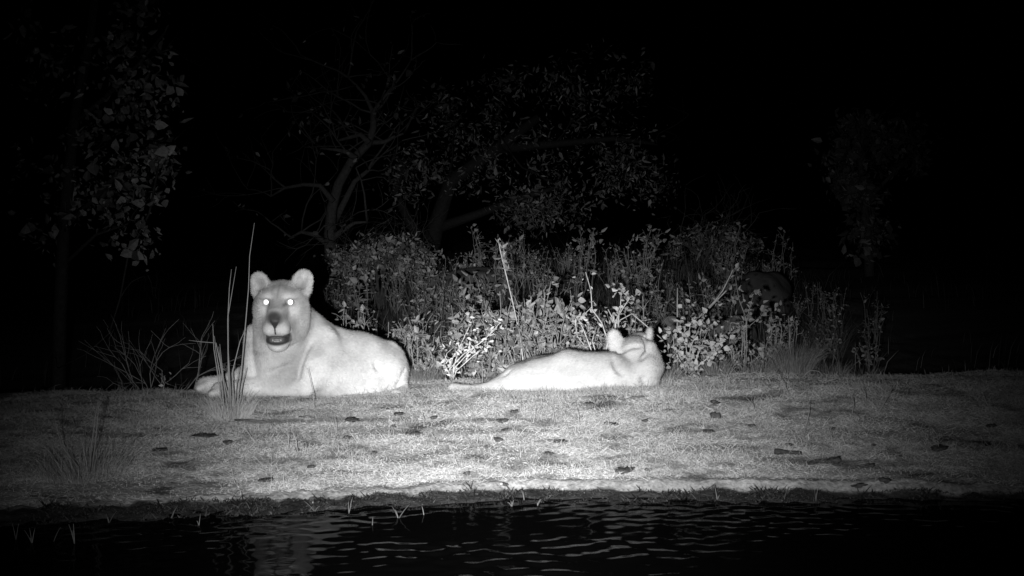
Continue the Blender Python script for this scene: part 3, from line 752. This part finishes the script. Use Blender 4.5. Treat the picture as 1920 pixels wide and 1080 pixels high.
# bright weeds right behind the animals
for k in range(62):
    u = rng.uniform(590, 1260); d = rng.uniform(8.75, 10.6)
    if 1130 < u < 1260 and d < 9.6: d += 1.0
    if not clear(u, d): continue
    q = int(rng.integers(0, 6)); g = on_ground(u, d)
    plant('leafy_weed', *weeds[q], g, rng.uniform(0, 6.28), rng.uniform(0.75, 1.15),
          label=WK[q] + ' in the lit undergrowth close behind the lionesses', category='weed', group=WK[q] + 's close behind the lionesses')
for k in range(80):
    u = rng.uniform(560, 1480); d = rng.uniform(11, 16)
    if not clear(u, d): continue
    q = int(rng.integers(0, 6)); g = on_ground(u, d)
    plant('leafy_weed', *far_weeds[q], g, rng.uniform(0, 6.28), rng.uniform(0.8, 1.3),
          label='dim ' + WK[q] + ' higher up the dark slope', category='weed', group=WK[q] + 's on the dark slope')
for k, (u, d, sc) in enumerate(((905, 9.0, .9), (940, 9.3, 1.1), (985, 9.3, 1.15), (1020, 9.1, 1.05), (1050, 9.5, 1.15), (1085, 9.3, 1.0), (1000, 9.9, 1.1), (885, 9.6, 1.0),
        (670, 8.9, .7), (715, 9.0, .75), (750, 9.3, .8), (825, 9.2, .85), (1165, 9.9, .95), (1340, 8.8, .8), (1318, 9.2, .95), (1030, 8.8, .7), (1085, 8.75, .7))):
    plant('lush_weed', *lush[k % 3], on_ground(u, d), k * 1.3, sc * (1.3 if 880 < u < 1090 and d > 8.9 else 1.0),
          label=('tall', 'broad crowned', 'spreading')[k % 3] + ' bright leaved lush weed in the undergrowth around the lionesses', category='weed', group=('tall', 'broad crowned', 'spreading')[k % 3] + ' lush weeds')
for u, d, sc in ((1190, 13.5, 1.5), (1205, 13.6, 1.35), (1100, 13.2, 1.3), (935, 13.4, 1.1)):
    plant('leafy_weed', *far_weeds[5 if u != 1190 else 0], on_ground(u, d), u * 0.7, sc,
          label='tall narrow weed standing above the rest of the slope', category='weed', group='tall weeds on the slope')
for u, d, sc in ((420, 9.3, 1.0), (405, 9.6, .9), (610, 9.0, .9), (635, 9.2, .8)):
    plant('leafy_weed', *weeds[int(u) % 5], on_ground(u, d), u * 0.3, sc,
          label='leafy weed showing beside the head of the reclining lioness', category='weed', group='weeds beside the reclining lioness')
for u, d, sc in ((1400, 9.4, 1.05), (1430, 9.8, 1.1), (1450, 9.2, .8), (1470, 10.5, .9)):
    plant('leafy_weed', *weeds[int(u) % 5], on_ground(u, d), u * 0.3, sc,
          label='leafy weed beyond the round leaved bush, away from the lionesses', category='weed', group='weeds beyond the round leaved bush')

def bush_with_leaves(name, loc, branches, leaf_spots, size, tone, ratio, label, cat, sag=True):
    """branches: list of (points, r0, r1); every leaf is its own object sharing one mesh"""
    e = mk(name, None, None, loc, label=label, category=cat)
    for pts, r0, r1 in branches:
        m = MB(); m.tube(np.asarray(pts) - loc, np.linspace(r0, r1, len(pts)), 5, tone * 1.0)
        mk('branch', m.mesh('branch', M_bark, True), e)
    lm = []
    for q in range(4):
        m = MB(); m.leaves(np.zeros((1, 3)), np.array([[0, 0, 1.0]]), np.array([[0, -1.0, 0.15 * q]]), [1.0], [ratio * (0.85 + 0.1 * q)], [tone + 0.05 * (q - 1.5)], 0.15 + 0.15 * q)
        lm.append(m.mesh('leaf', M_leaf))
    for p in leaf_spots:
        d = unit(1)[0]; d[2] = d[2] * 0.7 + 0.25
        o = mk('leaf', lm[rng.integers(0, 4)], e, p - loc, (Vector(d).to_track_quat('Z', 'Y') @ Quaternion((0, 0, 1), rng.uniform(0, 6.28))).to_euler(), size * rng.uniform(0.6, 1.3))
    return e
def px_path(pts, d, dj=0.05):
    return np.array([P(u, v, d + rng.normal(0, dj)) for u, v in pts])
def spots(paths, n, spread):
    a = np.concatenate([np.asarray(p)[len(p) // 2 - 1:] for p in paths])
    return a[rng.integers(0, len(a), n)] + rng.normal(0, spread, (n, 3))
for k in range(12):
    u = rng.uniform(1490, 1640); d = rng.uniform(9.6, 13)
    q = int(rng.integers(0, 6))
    plant('leafy_weed', *far_weeds[q], on_ground(u, d), rng.uniform(0, 6.28), rng.uniform(0.5, 0.9),
          label='faint ' + WK[q] + ' in the dark beyond the bushy grass clump', category='weed', group='faint ' + WK[q] + 's beyond the grass clump')
# pale dead-leaved bush left of the lying lioness
d = 8.35
b = on_ground(848, d)
paths = [np.concatenate([[b], px_path(q, d)]) for q in (
    [(832, 680), (838, 662), (858, 645)], [(845, 690), (868, 665), (905, 640), (938, 605)], [(850, 690), (862, 650), (880, 612)],
    [(852, 690), (880, 660), (915, 630), (932, 615)], [(842, 695), (850, 668), (872, 640)], [(856, 695), (890, 665), (912, 650)])]
bush_with_leaves('dead_bush', b, [(q, 0.004, 0.002) for q in paths], spots(paths, 230, 0.032), 0.032, 0.64, 0.45,
                 'pale dead leaved bush with arching stems behind the tail of the lying lioness', 'bush')
# round-leaved bush right of the lying lioness
d = 8.35
b = on_ground(1292, d)
paths = [np.concatenate([[b], px_path(q, d, 0.1)]) for q in (
    [(1290, 680), (1285, 640), (1300, 595)], [(1280, 685), (1265, 660), (1262, 630)], [(1300, 685), (1315, 650), (1330, 610)],
    [(1305, 690), (1340, 660), (1365, 640)], [(1290, 690), (1295, 650), (1318, 600)], [(1285, 690), (1270, 670), (1285, 615)])]
bush_with_leaves('round_leaved_bush', b, [(q, 0.005, 0.002) for q in paths], spots(paths, 290, 0.046), 0.038, 0.38, 0.72,
                 'bush with rounded pale leaves beside the head of the lying lioness', 'bush')
# leafy bush above lioness 2 with bare forked twigs
d = 8.7
b = on_ground(1125, d)
paths = [np.concatenate([[b], px_path(q, d)]) for q in (
    [(1140, 640), (1128, 605), (1110, 580), (1108, 545), (1098, 510)], [(1110, 660), (1095, 620), (1085, 600), (1110, 575)],
    [(1112, 668), (1082, 630), (1078, 600)], [(1120, 668), (1110, 640), (1118, 612)])]
bush_with_leaves('twiggy_bush', b, [(q, 0.006, 0.0025) for q in paths], spots(paths, 90, 0.028), 0.036, 0.54, 0.5,
                 'twiggy bush with curled pale leaves just behind the ear of the lying lioness', 'bush')
d = 8.9
b = on_ground(1155, d)
paths = [np.concatenate([[b], px_path(q, d)]) for q in (
    [(1154, 650), (1153, 605), (1140, 580)], [(1154, 650), (1154, 605), (1163, 580), (1165, 545)], [(1154, 605), (1185, 588), (1205, 605), (1240, 635)],
    [(1160, 590), (1180, 560), (1160, 540)])]
bush_with_leaves('forked_sapling', b, [(q, 0.007, 0.003) for q in paths], np.concatenate([spots(paths[1:2], 50, 0.035), spots(paths[2:3], 12, 0.02), spots(paths[3:4], 25, 0.03)]), 0.040, 0.48, 0.6,
                 'forked sapling with a clump of leaves above the head of the lying lioness', 'sapling')
# leaning bare branches at the right with a leafy end
d = 9.0
b = on_ground(1300, d)
paths = [np.concatenate([[b], px_path(q, d)]) for q in (
    [(1305, 600), (1340, 565), (1355, 545), (1375, 505)], [(1318, 590), (1345, 562), (1362, 545)])]
paths2 = [np.concatenate([[on_ground(1400, d + .2)], px_path(q, d + .2)]) for q in ([(1400, 600), (1385, 560), (1378, 515)], [(1395, 620), (1405, 580), (1412, 555)], [(1395, 620), (1430, 590), (1445, 580)])]
bush_with_leaves('leaning_branch', b, [(q, 0.008, 0.004) for q in paths], spots(paths, 14, 0.02), 0.035, 0.30, 0.7,
                 'pale forked branch leaning up to one side out of the round leaved bush', 'branch')
bush_with_leaves('ragged_bush', paths2[0][0], [(q, 0.005, 0.002) for q in paths2], spots(paths2, 110, 0.035), 0.042, 0.24, 0.6,
                 'ragged leafy bush at the tip of the leaning forked branch', 'bush')
# tall flower spike
d = 9.1
b = on_ground(990, d)
stem = np.concatenate([[b], px_path([(975, 630), (962, 570), (950, 520), (938, 470), (934, 448)], d, 0.01)])
e = mk('flower_spike', None, None, b, label='tall bent dead flower spike with a pale seed head', category='weed')
m = MB(); m.tube(stem - b, np.linspace(0.006, 0.003, 6), 5, 0.5); mk('stem', m.mesh('spike_stem', M_bark, True), e)
m = MB(); pts = np.array([P(u, v, d) for u, v in [(936, 452), (940, 465), (944, 480), (948, 492), (950, 505)]]) - b
leaf_cluster(m, pts, 60, 0.010, 0.035, 0.42, up=0.9, ratio=0.35); mk('seed_head', m.mesh('seed_head', M_leaf), e, kind='stuff')
# upright dry stalks
def stalk(path, r, tone, label, group=None, name='dry_stalk', head=0):
    pts = np.asarray(path); b = pts[0]
    kw = dict(label=label, category='stalk')
    if group: kw['group'] = group
    m = MB(); m.tube(pts - b, np.linspace(r, r * 0.45, len(pts)), 5, tone)
    if head: leaf_cluster(m, pts[-3:] - b, head, 0.01, 0.03, tone, 0.8, 0.35)
    return mk(name, m.mesh('dry_stalk', M_grass, True), None, b, **kw)
stalk([on_ground(1272, 8.9)] + [P(1270, v, 8.9) for v in (640, 600, 570, 540)], 0.008, 0.42, 'thick straight dry stalk standing up out of the round leaved bush')
stalk([on_ground(1478, 8.6)] + [P(u, v, 8.6) for u, v in ((1480, 650), (1480, 620), (1478, 592))], 0.004, 0.4, 'straight pale stalk rising from the dry grass clump')
stalk([on_ground(1508, 8.3)] + [P(u, v, 8.3) for u, v in ((1512, 700), (1520, 694), (1535, 696), (1548, 708))], 0.004, 0.45, 'thin dry stem bent over in an arch on the bank edge')
stalk([on_ground(905, 8.1)] + [P(u, v, 8.1) for u, v in ((905, 715), (905, 695), (904, 672))], 0.003, 0.5, 'thin straight stem beside the tail of the lying lioness')
for u0, v0, u1, v1 in ((1648, 772, 1675, 722), (1692, 752, 1706, 728), (1624, 760, 1612, 715), (1512, 796, 1516, 748), (1598, 775, 1597, 740), (1480, 742, 1448, 695), (1400, 768, 1412, 740), (1415, 772, 1398, 745)):
    p0 = G(u0, v0); p1 = P(u1, v1, p0[1] + 0.05)
    stalk([p0, (p0 * .6 + p1 * .4) + np.array([0.01, 0, 0.01]), p1], 0.0032, 0.42, 'thin bent grass stem on the bank past the round leaved bush', 'single grass stems on the bank')
for u0, v0, u1, v1 in ((590, 770, 577, 690), (630, 812, 627, 780), (558, 850, 545, 800), (540, 845, 538, 800), (1086, 800, 1078, 762), (795, 800, 790, 775), (1000, 790, 1004, 764)):
    p0 = G(u0, v0); p1 = P(u1, v1, p0[1] + 0.03)
    stalk([p0, (p0 * .6 + p1 * .4) + np.array([0.006, 0, 0.01]), p1], 0.0026, 0.55, 'short thin grass stem on the bank in front of the lionesses', 'short stems in front of the lionesses')

# grass clumps: a fuzz of blades and separate tall stems
def grass_clump(loc, n, h, r, tone, lean, stems, label, stem_tone=0.5, cat='grass clump'):
    e = mk('grass_clump', None, None, loc, label=label, category=cat)
    a = rng.uniform(0, 6.28, n); rr = r * np.sqrt(rng.random(n)) * 0.35
    base = np.stack([np.cos(a) * rr, np.sin(a) * rr, np.zeros(n)], 1)
    base[:, 2] = terrain(base[:, 0] + loc[0], base[:, 1] + loc[1]) - loc[2]
    L = h * rng.uniform(0.35, 1.1, n)
    tl = lean * L * rng.uniform(0.1, 1.0, n)
    tip = base + np.stack([np.cos(a) * tl, np.sin(a) * tl, L * 0.95], 1) + rng.normal(0, 0.012, (n, 3))
    bend = np.stack([-np.cos(a) * tl * .1, -np.sin(a) * tl * .1, 0.1 * L], 1)
    tip = tip + rng.normal(0, 0.14, (n, 3)) * L[:, None] * np.array([1, 1, .4])
    m = MB(); m.blades(base, tip, rng.uniform(0.0010, 0.0026, n), bend, np.clip(tone + 0.08 * rng.normal(size=n), 0.08, 0.75))
    mk('blades', m.mesh('blades', M_grass), e, kind='stuff')
    for path, r0 in stems:
        m = MB(); pts = np.asarray(path)
        m.tube(pts - loc, np.linspace(r0, r0 * 0.35, len(pts)), 5, stem_tone); mk('stem', m.mesh('grass_stem', M_grass, True), e)
    return e
b = G(432, 778); d = b[1]
S_ = [[(418, 775), (408, 700), (401, 655), (399, 608)], [(422, 775), (412, 700), (405, 660), (402, 630)], [(428, 775), (420, 720), (412, 645)],
      [(430, 775), (428, 690), (427, 600), (430, 540), (434, 505)], [(434, 775), (428, 660), (428, 590), (443, 500)], [(440, 775), (435, 700), (450, 640), (458, 622)],
      [(442, 775), (452, 700), (461, 600), (466, 540), (468, 480), (477, 418)], [(446, 775), (455, 720), (462, 690)], [(426, 760), (413, 680), (405, 643), (378, 641), (354, 638)],
      [(436, 772), (420, 712), (414, 680), (410, 650)], [(438, 775), (444, 720), (448, 690)]]
grass_clump(b, 900, 0.115, 0.34, 0.70, 0.9, [(np.array([P(u, v, d + 0.01 * k) for u, v in q]), 0.0042) for k, q in enumerate(S_)],
            'grass clump with tall bare stalks in front of the reclining lioness', 0.52)
b = G(160, 890); d = b[1]
S_ = [[(168, 885), (172, 830), (184, 750)], [(172, 885), (180, 820), (186, 752)], [(178, 885), (182, 840)], [(150, 880), (115, 835), (98, 765)]]
grass_clump(b, 420, 0.16, 0.55, 0.46, 1.1, [(np.array([P(u, v, d) for u, v in q]), 0.0045) for q in S_],
            'spreading feathery grass clump with two upright stalks near the waterline', 0.38)
b = on_ground(1490, 8.55)
grass_clump(b, 1300, 0.26, 0.30, 0.28, 0.85, [], 'bushy dry grass clump behind the bank edge past the round leaved bush')
b = on_ground(1555, 11.0)
grass_clump(b, 600, 0.36, 0.35, 0.10, 0.7, [], 'dim grass clump alone in the dark on the slope')
for u, d, h in ((1430, 8.5, .14), (1560, 8.6, .16), (1620, 8.7, .12), (800, 8.45, .12), (1250, 8.2, .10), (770, 8.4, .1), (1345, 8.4, .12)):
    grass_clump(on_ground(u, d), 260, h, 0.25, 0.33, 1.0, [], 'low ragged grass clump along the far edge of the bank')
for o in [o for o in COL.objects if o.get('label') == 'low ragged grass clump along the far edge of the bank']: o['group'] = 'low grass clumps along the bank edge'

# bare twiggy bush left of the reclining lioness
def branchy(m, p, d, L, r, depth, twist=0.55, n=3, tips=None, tone=0.3, up=0.15):
    k = 5; pts = [p]; dd = d.copy()
    for i in range(k - 1):
        dd = dd + rng.normal(0, twist * 0.28, 3) + np.array([0, 0, up * 0.1]); dd /= np.linalg.norm(dd)
        pts.append(pts[-1] + dd * L / (k - 1))
    pts = np.array(pts); m.tube(pts, np.linspace(r, r * 0.62, k), 6 if r > 0.02 else 4, tone)
    if tips is not None and depth <= 1: tips += list(pts[1:])
    if depth == 0: return
    for i in range(n):
        q = pts[rng.integers(2, k)] if i else pts[-1]
        nd = dd + rng.normal(0, twist, 3); nd /= np.linalg.norm(nd)
        branchy(m, q, nd, L * rng.uniform(0.55, 0.85), r * 0.55, depth - 1, twist, n, tips, tone, up)
b = on_ground(325, 8.9)
e = mk('bare_bush', None, None, b, label='bare twiggy bush in the dark left of the grass stalks', category='bush')
for q in range(7):
    m = MB(); dr = np.array([rng.normal(-0.25, 0.35), rng.normal(0, 0.3), 1.0]); dr /= np.linalg.norm(dr)
    branchy(m, np.array([rng.normal(0, .05), rng.normal(0, .05), 0.0]), dr, 0.40, 0.0055, 2, 0.45, 3, None, 0.22)
    mk('branch', m.mesh('bare_branch', M_bark), e)
e = plant('leafy_weed', None, None, G(305, 735), label='low pale sprig at the dark edge of the bank by the bare bush', category='weed')
m = MB(); pts = np.array([[0, 0, 0], [0.01, 0, .05], [-.01, 0, .09]]); m.tube(pts, [.004, .003, .002], 4, .3); mk('stem', m.mesh('sprig_stem', M_bark), e)
m = MB(); leaf_cluster(m, pts[1:], 14, 0.02, 0.035, 0.4); mk('foliage', m.mesh('sprig_leaf', M_leaf), e, kind='stuff')

# ------------------------------------------------------------------ trees
def tree(name, base, trunk_paths, crown_pts, nleaf, leaf, spread, tone, label, twigs=0, tw=(0.5, 0.012), leaf_ratio=0.62, bark=0.04):
    e = mk(name, None, None, base, label=label, category='tree')
    m = MB(); tips = []
    for pts, r0, r1 in trunk_paths:
        pts = np.asarray(pts); m.tube(pts - base, np.linspace(r0, r1, len(pts)), 7, bark)
        for k in range(twigs):
            q = pts[rng.integers(len(pts) // 3, len(pts))] - base; dr = unit(1)[0]; dr[2] = abs(dr[2]) * 0.6 + 0.1
            branchy(m, q, dr / np.linalg.norm(dr), tw[0] * rng.uniform(.5, 1.2), tw[1] * rng.uniform(.5, 1), 2, 0.6, 2, tips, bark)
    mk('trunk', m.mesh('trunk', M_bark, True), e)
    if nleaf:
        m = MB()
        cp = np.asarray(crown_pts) - base if crown_pts is not None else np.array(tips)
        leaf_cluster(m, cp, nleaf, spread, leaf, tone, 0.0, leaf_ratio)
        mk('crown', m.mesh('crown', M_leaf), e, kind='stuff')
    return e
def clumps(regs, d, dj, n):
    """clump centres inside pixel ellipses (u,v,ru,rv)"""
    out = []
    for k in range(n):
        u, v, ru, rv = regs[rng.integers(0, len(regs))]
        a = rng.uniform(0, 6.28); q = math.sqrt(rng.random())
        out.append(P(u + ru * q * math.cos(a), v + rv * q * math.sin(a), d + rng.normal(0, dj)))
    return np.array(out)
# broad-leaved tree at the left
d = 9.9
b = on_ground(105, d)
limbs = [([b] + [P(u, v, d) for u, v in ((112, 600), (120, 420), (140, 220), (170, 60), (190, -120))], 0.055, 0.025),
         ([P(140, 230, d), P(200, 180, d), P(260, 120, d), P(310, 60, d)], 0.02, 0.008),
         ([P(118, 430, d), P(190, 360, d - .1), P(250, 290, d - .2), P(305, 270, d - .2)], 0.022, 0.008),
         ([P(305, 270, d - .2), P(280, 400, d - .2), P(240, 480, d - .2), P(225, 560, d - .2), P(205, 625, d - .2), P(160, 665, d - .2), P(110, 690, d - .1)], 0.009, 0.004),
         ([P(116, 500, d), P(180, 440, d), P(240, 420, d)], 0.016, 0.006)]
cl = clumps([(270, 60, 60, 60), (280, 190, 50, 50), (240, 260, 80, 60), (300, 300, 30, 25), (230, 370, 70, 50), (230, 450, 50, 40), (190, 330, 80, 90), (260, 130, 70, 60), (110, 300, 80, 200), (120, 80, 90, 120)], d - 0.1, 0.35, 190)
tree('broad_leaved_tree', b, limbs, cl, 1600, 0.050, 0.055, 0.18, 'broad leaved tree hanging its foliage down in the dark above the bare bush', 2, (0.35, 0.006), 0.75, 0.03)
# gnarled bare tree
d = 17.0
b = on_ground(622, d)
limbs = [([b] + [P(u, v, d) for u, v in ((618, 440), (622, 390), (635, 345), (660, 300), (690, 270), (700, 240), (700, 212))], 0.085, 0.04),
         ([P(u, v, d) for u, v in ((700, 212), (712, 195), (720, 182), (745, 160))], 0.04, 0.012),
         ([P(u, v, d) for u, v in ((700, 212), (685, 180), (668, 160), (652, 145))], 0.03, 0.01),
         ([P(u, v, d + .1) for u, v in ((692, 268), (722, 266), (740, 256), (758, 250))], 0.038, 0.012),
         ([P(u, v, d - .1) for u, v in ((692, 268), (676, 252), (655, 258), (632, 264))], 0.045, 0.015),
         ([P(u, v, d - .3) for u, v in ((668, 298), (650, 285), (632, 281), (600, 278))], 0.045, 0.012),
         ([P(u, v, d - .2) for u, v in ((625, 378), (600, 348), (570, 346), (535, 352), (508, 368))], 0.04, 0.012),
         ([P(u, v, d + .3) for u, v in ((620, 430), (650, 370), (665, 340), (690, 320), (700, 300))], 0.05, 0.018),
         ([P(u, v, d) for u, v in ((620, 450), (645, 430), (665, 418), (688, 416))], 0.045, 0.012),
         ([P(u, v, d) for u, v in ((618, 460), (590, 440), (565, 435), (545, 445))], 0.045, 0.012)]
tree('bare_tree', b, limbs, None, 300, 0.06, 0.05, 0.07, 'gnarled bare tree with crooked branches on the dark slope', 4, (0.7, 0.018), bark=0.045)
# big dim spreading tree
d = 19.5
b = on_ground(800, d)
limbs = [([b] + [P(u, v, d) for u, v in ((815, 430), (845, 340), (930, 280), (1010, 220))], 0.16, 0.06),
         ([P(u, v, d) for u, v in ((800, 470), (770, 420), (740, 360), (760, 300))], 0.10, 0.04),
         ([P(u, v, d) for u, v in ((815, 430), (900, 400), (980, 370), (1050, 350))], 0.08, 0.03),
         ([P(u, v, d) for u, v in ((930, 280), (1040, 270), (1150, 260), (1230, 270))], 0.07, 0.02)]
cl = clumps([(920, 220, 120, 70), (1040, 200, 130, 80), (960, 330, 90, 60), (1130, 290, 110, 70), (1040, 380, 80, 40), (1200, 320, 80, 60), (850, 290, 80, 60), (990, 400, 60, 30), (1130, 150, 100, 50), (780, 330, 60, 40)], d, 0.8, 240)
tree('spreading_tree', b, limbs, cl, 6000, 0.066, 0.11, 0.065, 'large dim spreading tree rising behind the slope', 2, (0.9, 0.02), 0.4, 0.012)
# shrub on the skyline and faint tree at the right
d = 17.5
b = on_ground(1330, d)
limbs = [([b] + [P(u, v, d) for u, v in q], 0.05, 0.015) for q in ([(1325, 470), (1310, 430)], [(1340, 470), (1360, 430)], [(1345, 480), (1385, 440)], [(1315, 480), (1275, 450)])]
tree('skyline_shrub', b, limbs, clumps([(1300, 460, 50, 30), (1350, 450, 45, 35), (1385, 470, 30, 25)], d, 0.4, 70), 1400, 0.06, 0.07, 0.12, 'low twiggy shrub on the crest of the slope', 6, (0.5, 0.012), 0.4)
for u0, w, h, d, lab in ((712, 55, 45, 13.4, 'dim rounded shrub at the foot of the gnarled bare tree'), (655, 35, 40, 14.2, 'small dim shrub close against the trunk of the gnarled bare tree'), (775, 40, 35, 14.5, 'dim shrub between the gnarled bare tree and the long low rock')):
    b = on_ground(u0, d); v0 = 480
    limbs = [([b, P(u0 + q * w * .5, v0 + 10, d), P(u0 + q * w * .8, v0 - h * .5, d)], 0.02, 0.006) for q in (-1, -.3, .4, 1)]
    tree('slope_shrub', b, limbs, clumps([(u0, v0, w, h), (u0 - w * .4, v0 + 10, w * .6, h * .7), (u0 + w * .5, v0 + 15, w * .6, h * .6)], d, 0.25, 60), 900, 0.045, 0.05, 0.16, lab, 3, (0.3, 0.006), 0.6)
d = 17.0
b = on_ground(1630, d)
limbs = [([b] + [P(u, v, d) for u, v in ((1628, 450), (1620, 380), (1612, 300), (1620, 230))], 0.07, 0.02),
         ([P(1622, 400, d), P(1580, 350, d), P(1565, 310, d)], 0.03, 0.01), ([P(1620, 380, d), P(1680, 320, d), P(1720, 280, d)], 0.03, 0.01)]
tree('slender_tree', b, limbs, clumps([(1590, 310, 40, 40), (1620, 260, 45, 40), (1610, 360, 35, 25), (1690, 290, 50, 60), (1630, 440, 30, 30)], d, 0.35, 80), 1900, 0.08, 0.09, 0.028, 'slender tree almost lost in the dark apart from all the others', 2, (0.5, 0.01), 0.75)

# ------------------------------------------------------------------ boulders and things lying on the bank
def lump_mesh(name, mat, seed, rough=0.18, tone=0.3, flat=1.0, n=22, m=14):
    r = np.random.default_rng(seed)
    th = np.linspace(0.0, math.pi, m + 1); phi = np.arange(n) / n * 2 * math.pi
    d = np.stack([np.outer(np.sin(th), np.cos(phi)), np.outer(np.sin(th), np.sin(phi)), np.outer(np.cos(th), np.ones(n))], -1).reshape(-1, 3)
    rad = np.ones(len(d))
    for k in range(14):
        v = r.normal(size=3); fr = r.uniform(1.2, 5)
        rad += rough * 0.5 * np.sin(fr * (d @ v) + r.uniform(0, 6.28)) / math.sqrt(fr) * 0.6
    v = d * rad[:, None]; v[:, 2] *= flat
    q = [[i * n + j, (i + 1) * n + j, (i + 1) * n + (j + 1) % n, i * n + (j + 1) % n] for i in range(m) for j in range(n)]
    tone_ = np.clip(tone * (1 + 0.15 * r.normal(size=len(v))), 0.01, 0.6)
    return mesh_np(name, v, q, None, tone_, mat)
for k, (u, vtop, d, w, tone, label) in enumerate((
        (1433, 482, 13.2, 115, 0.04, 'large rounded dim boulder on the slope past the leaning branch'),
        (880, 494, 14.0, 200, 0.10, 'long low sloping rock among the weeds behind the flower spike'),
        (1256, 588, 11.2, 70, 0.16, 'smooth grey boulder between the head of the lying lioness and the thick stalk'),
        (1372, 578, 11.4, 120, 0.13, 'dim boulder in the shade behind the round leaved bush'))):
    c = P(u, vtop, d); g = on_ground(u, d); h = min(max(c[2] - g[2], 0.12), 0.42 if k == 0 else 0.27); w_ = w * d / F
    mk('boulder', lump_mesh('boulder', M_stone, 100 + k, 0.16, tone, 1.0, 30, 20), None, (g[0], d, g[2] + 0.25 * h), (0, -0.12 if k == 1 else 0, 0.7 * k), (w_ * 0.5, w_ * 0.42, h * 0.75),
       label=label, category='boulder', group='boulders on the slope')
clods = [lump_mesh('dung_lump', M_clod, 200 + k, 0.5, 0.07, 0.6, 16, 10) for k in range(6)]
CL = [(661, 790, 30, 12), (749, 778, 22, 9), (814, 785, 14, 9), (830, 792, 12, 6), (738, 801, 12, 6), (777, 815, 30, 7), (654, 824, 20, 12), (943, 791, 24, 11),
      (965, 774, 17, 9), (951, 807, 20, 8), (935, 826, 19, 11), (1048, 830, 34, 8), (1146, 797, 30, 9), (1106, 758, 18, 7), (1210, 791, 12, 7), (1168, 884, 38, 17),
      (1217, 883, 15, 8), (876, 890, 16, 8), (1030, 852, 20, 6), (1479, 836, 15, 9), (1566, 867, 25, 17), (1759, 843, 32, 17), (1343, 784, 20, 20), (1561, 806, 11, 8),
      (1340, 756, 14, 10), (1329, 811, 24, 10), (1632, 874, 20, 5), (1637, 836, 9, 6), (1660, 902, 22, 12), (1611, 912, 30, 9), (387, 818, 46, 8), (428, 832, 20, 12),
      (501, 902, 28, 10), (584, 876, 15, 7), (559, 845, 13, 8), (585, 938, 12, 9), (947, 910, 14, 7), (1410, 800, 16, 7), (1860, 800, 18, 8), (700, 850, 12, 6), (1255, 770, 14, 5), (300, 845, 34, 7)]
DK = ['large dark lump of dung', 'flat dark patch of dung', 'rounded dark lump of dung', 'small dark crumb of dung']
for k, (u, v, w, h) in enumerate(CL):
    g = G(u, v); s_ = g[1] / F; q = 0 if w * h > 330 else (1 if w / h > 2.6 else (2 if w > 15 else 3))
    mk('dung_lump', clods[k % 6], None, (g[0], g[1], g[2] + h * s_ * 0.2), (0, 0, (k * 1.7) % 0.8 - 0.4), (w * s_ * 0.46, w * s_ * 0.40, max(h * s_ * 0.62, 0.015)),
       label=DK[q] + ' lying on the pale grassy bank', category='dung', group=DK[q] + 's on the bank')
g0, g1 = G(1452, 852), G(1503, 855)
m = MB(); pts = np.array([g0 + (g1 - g0) * t for t in (0, .12, .3, .5, .7, .88, 1)]) + np.array([0, 0, 0.014])
m.tube(pts - g0, [.014, .016, .013, .010, .009, .012, .008], 8, 0.05)
mk('stick', m.mesh('stick', M_clod, True), None, g0, label='short thick dark stick lying on the dim end of the bank', category='stick')
for k, (u0, v0, u1, v1) in enumerate(((1178, 750, 1212, 746), (1010, 832, 1045, 829), (440, 790, 510, 796), (590, 786, 560, 785), (1330, 765, 1350, 758))):
    g0, g1 = G(u0, v0), G(u1, v1)
    m = MB(); m.tube(np.array([[0, 0, .008], (g1 - g0) * .5 + [0, 0, .012], (g1 - g0) + [0, 0, .01]]), [.005, .006, .003], 5, 0.12)
    mk('twig', m.mesh('twig', M_bark, True), None, g0, label='thin dark twig lying flat on the pale bank', category='twig', group='twigs on the bank')
for k, (u, v, r_) in enumerate(((587, 944, 4), (940, 909, 5), (1055, 918, 4))):  # bright stones added to stand in for glints by the water
    g = G(u, v); s_ = g[1] / F
    mk('glint_stone', lump_mesh('glint_stone', M_tooth, 300 + k, 0.2, 0.6, 0.7, 10, 6), None, (g[0], g[1], max(g[2], 0) + 0.004), (0, 0, k), r_ * s_ * 0.7,
       label='small bright stone added as a glint near the waterline', category='glint_stone', group='stones added as glints near the waterline')
# shoots standing in the mud and shallow water
SH = [(590, 958), (204, 980), (373, 985), (654, 962), (698, 985), (747, 972), (795, 966), (983, 938), (30, 1012), (60, 1018), (100, 1015), (140, 1020), (510, 965), (470, 958), (960, 950), (1008, 948), (1470, 936), (1530, 940), (1345, 938)]
for k, (u, v) in enumerate(SH):
    g = G(u, v); m = MB(); n = int(rng.integers(1, 5))
    for q in range(n):
        a = rng.uniform(0, 6.28); L = rng.uniform(0.015, 0.065) * (1.4 if u < 160 else 1.0)
        tip = np.array([math.cos(a) * L * rng.uniform(.1, 1.1), math.sin(a) * L * .5, L])
        m.tube(curve(np.zeros(3), tip, (0, 0, .006), 5), np.linspace(.0024, .0009, 5), 4, rng.uniform(0.12, 0.3))
    mk('grass_shoot', m.mesh('grass_shoot', M_grass, True), None, (g[0], g[1], max(g[2], 0) - 0.005),
       label='small grass shoot sticking up from the mud at the waterline', category='grass shoot', group='shoots at the waterline')
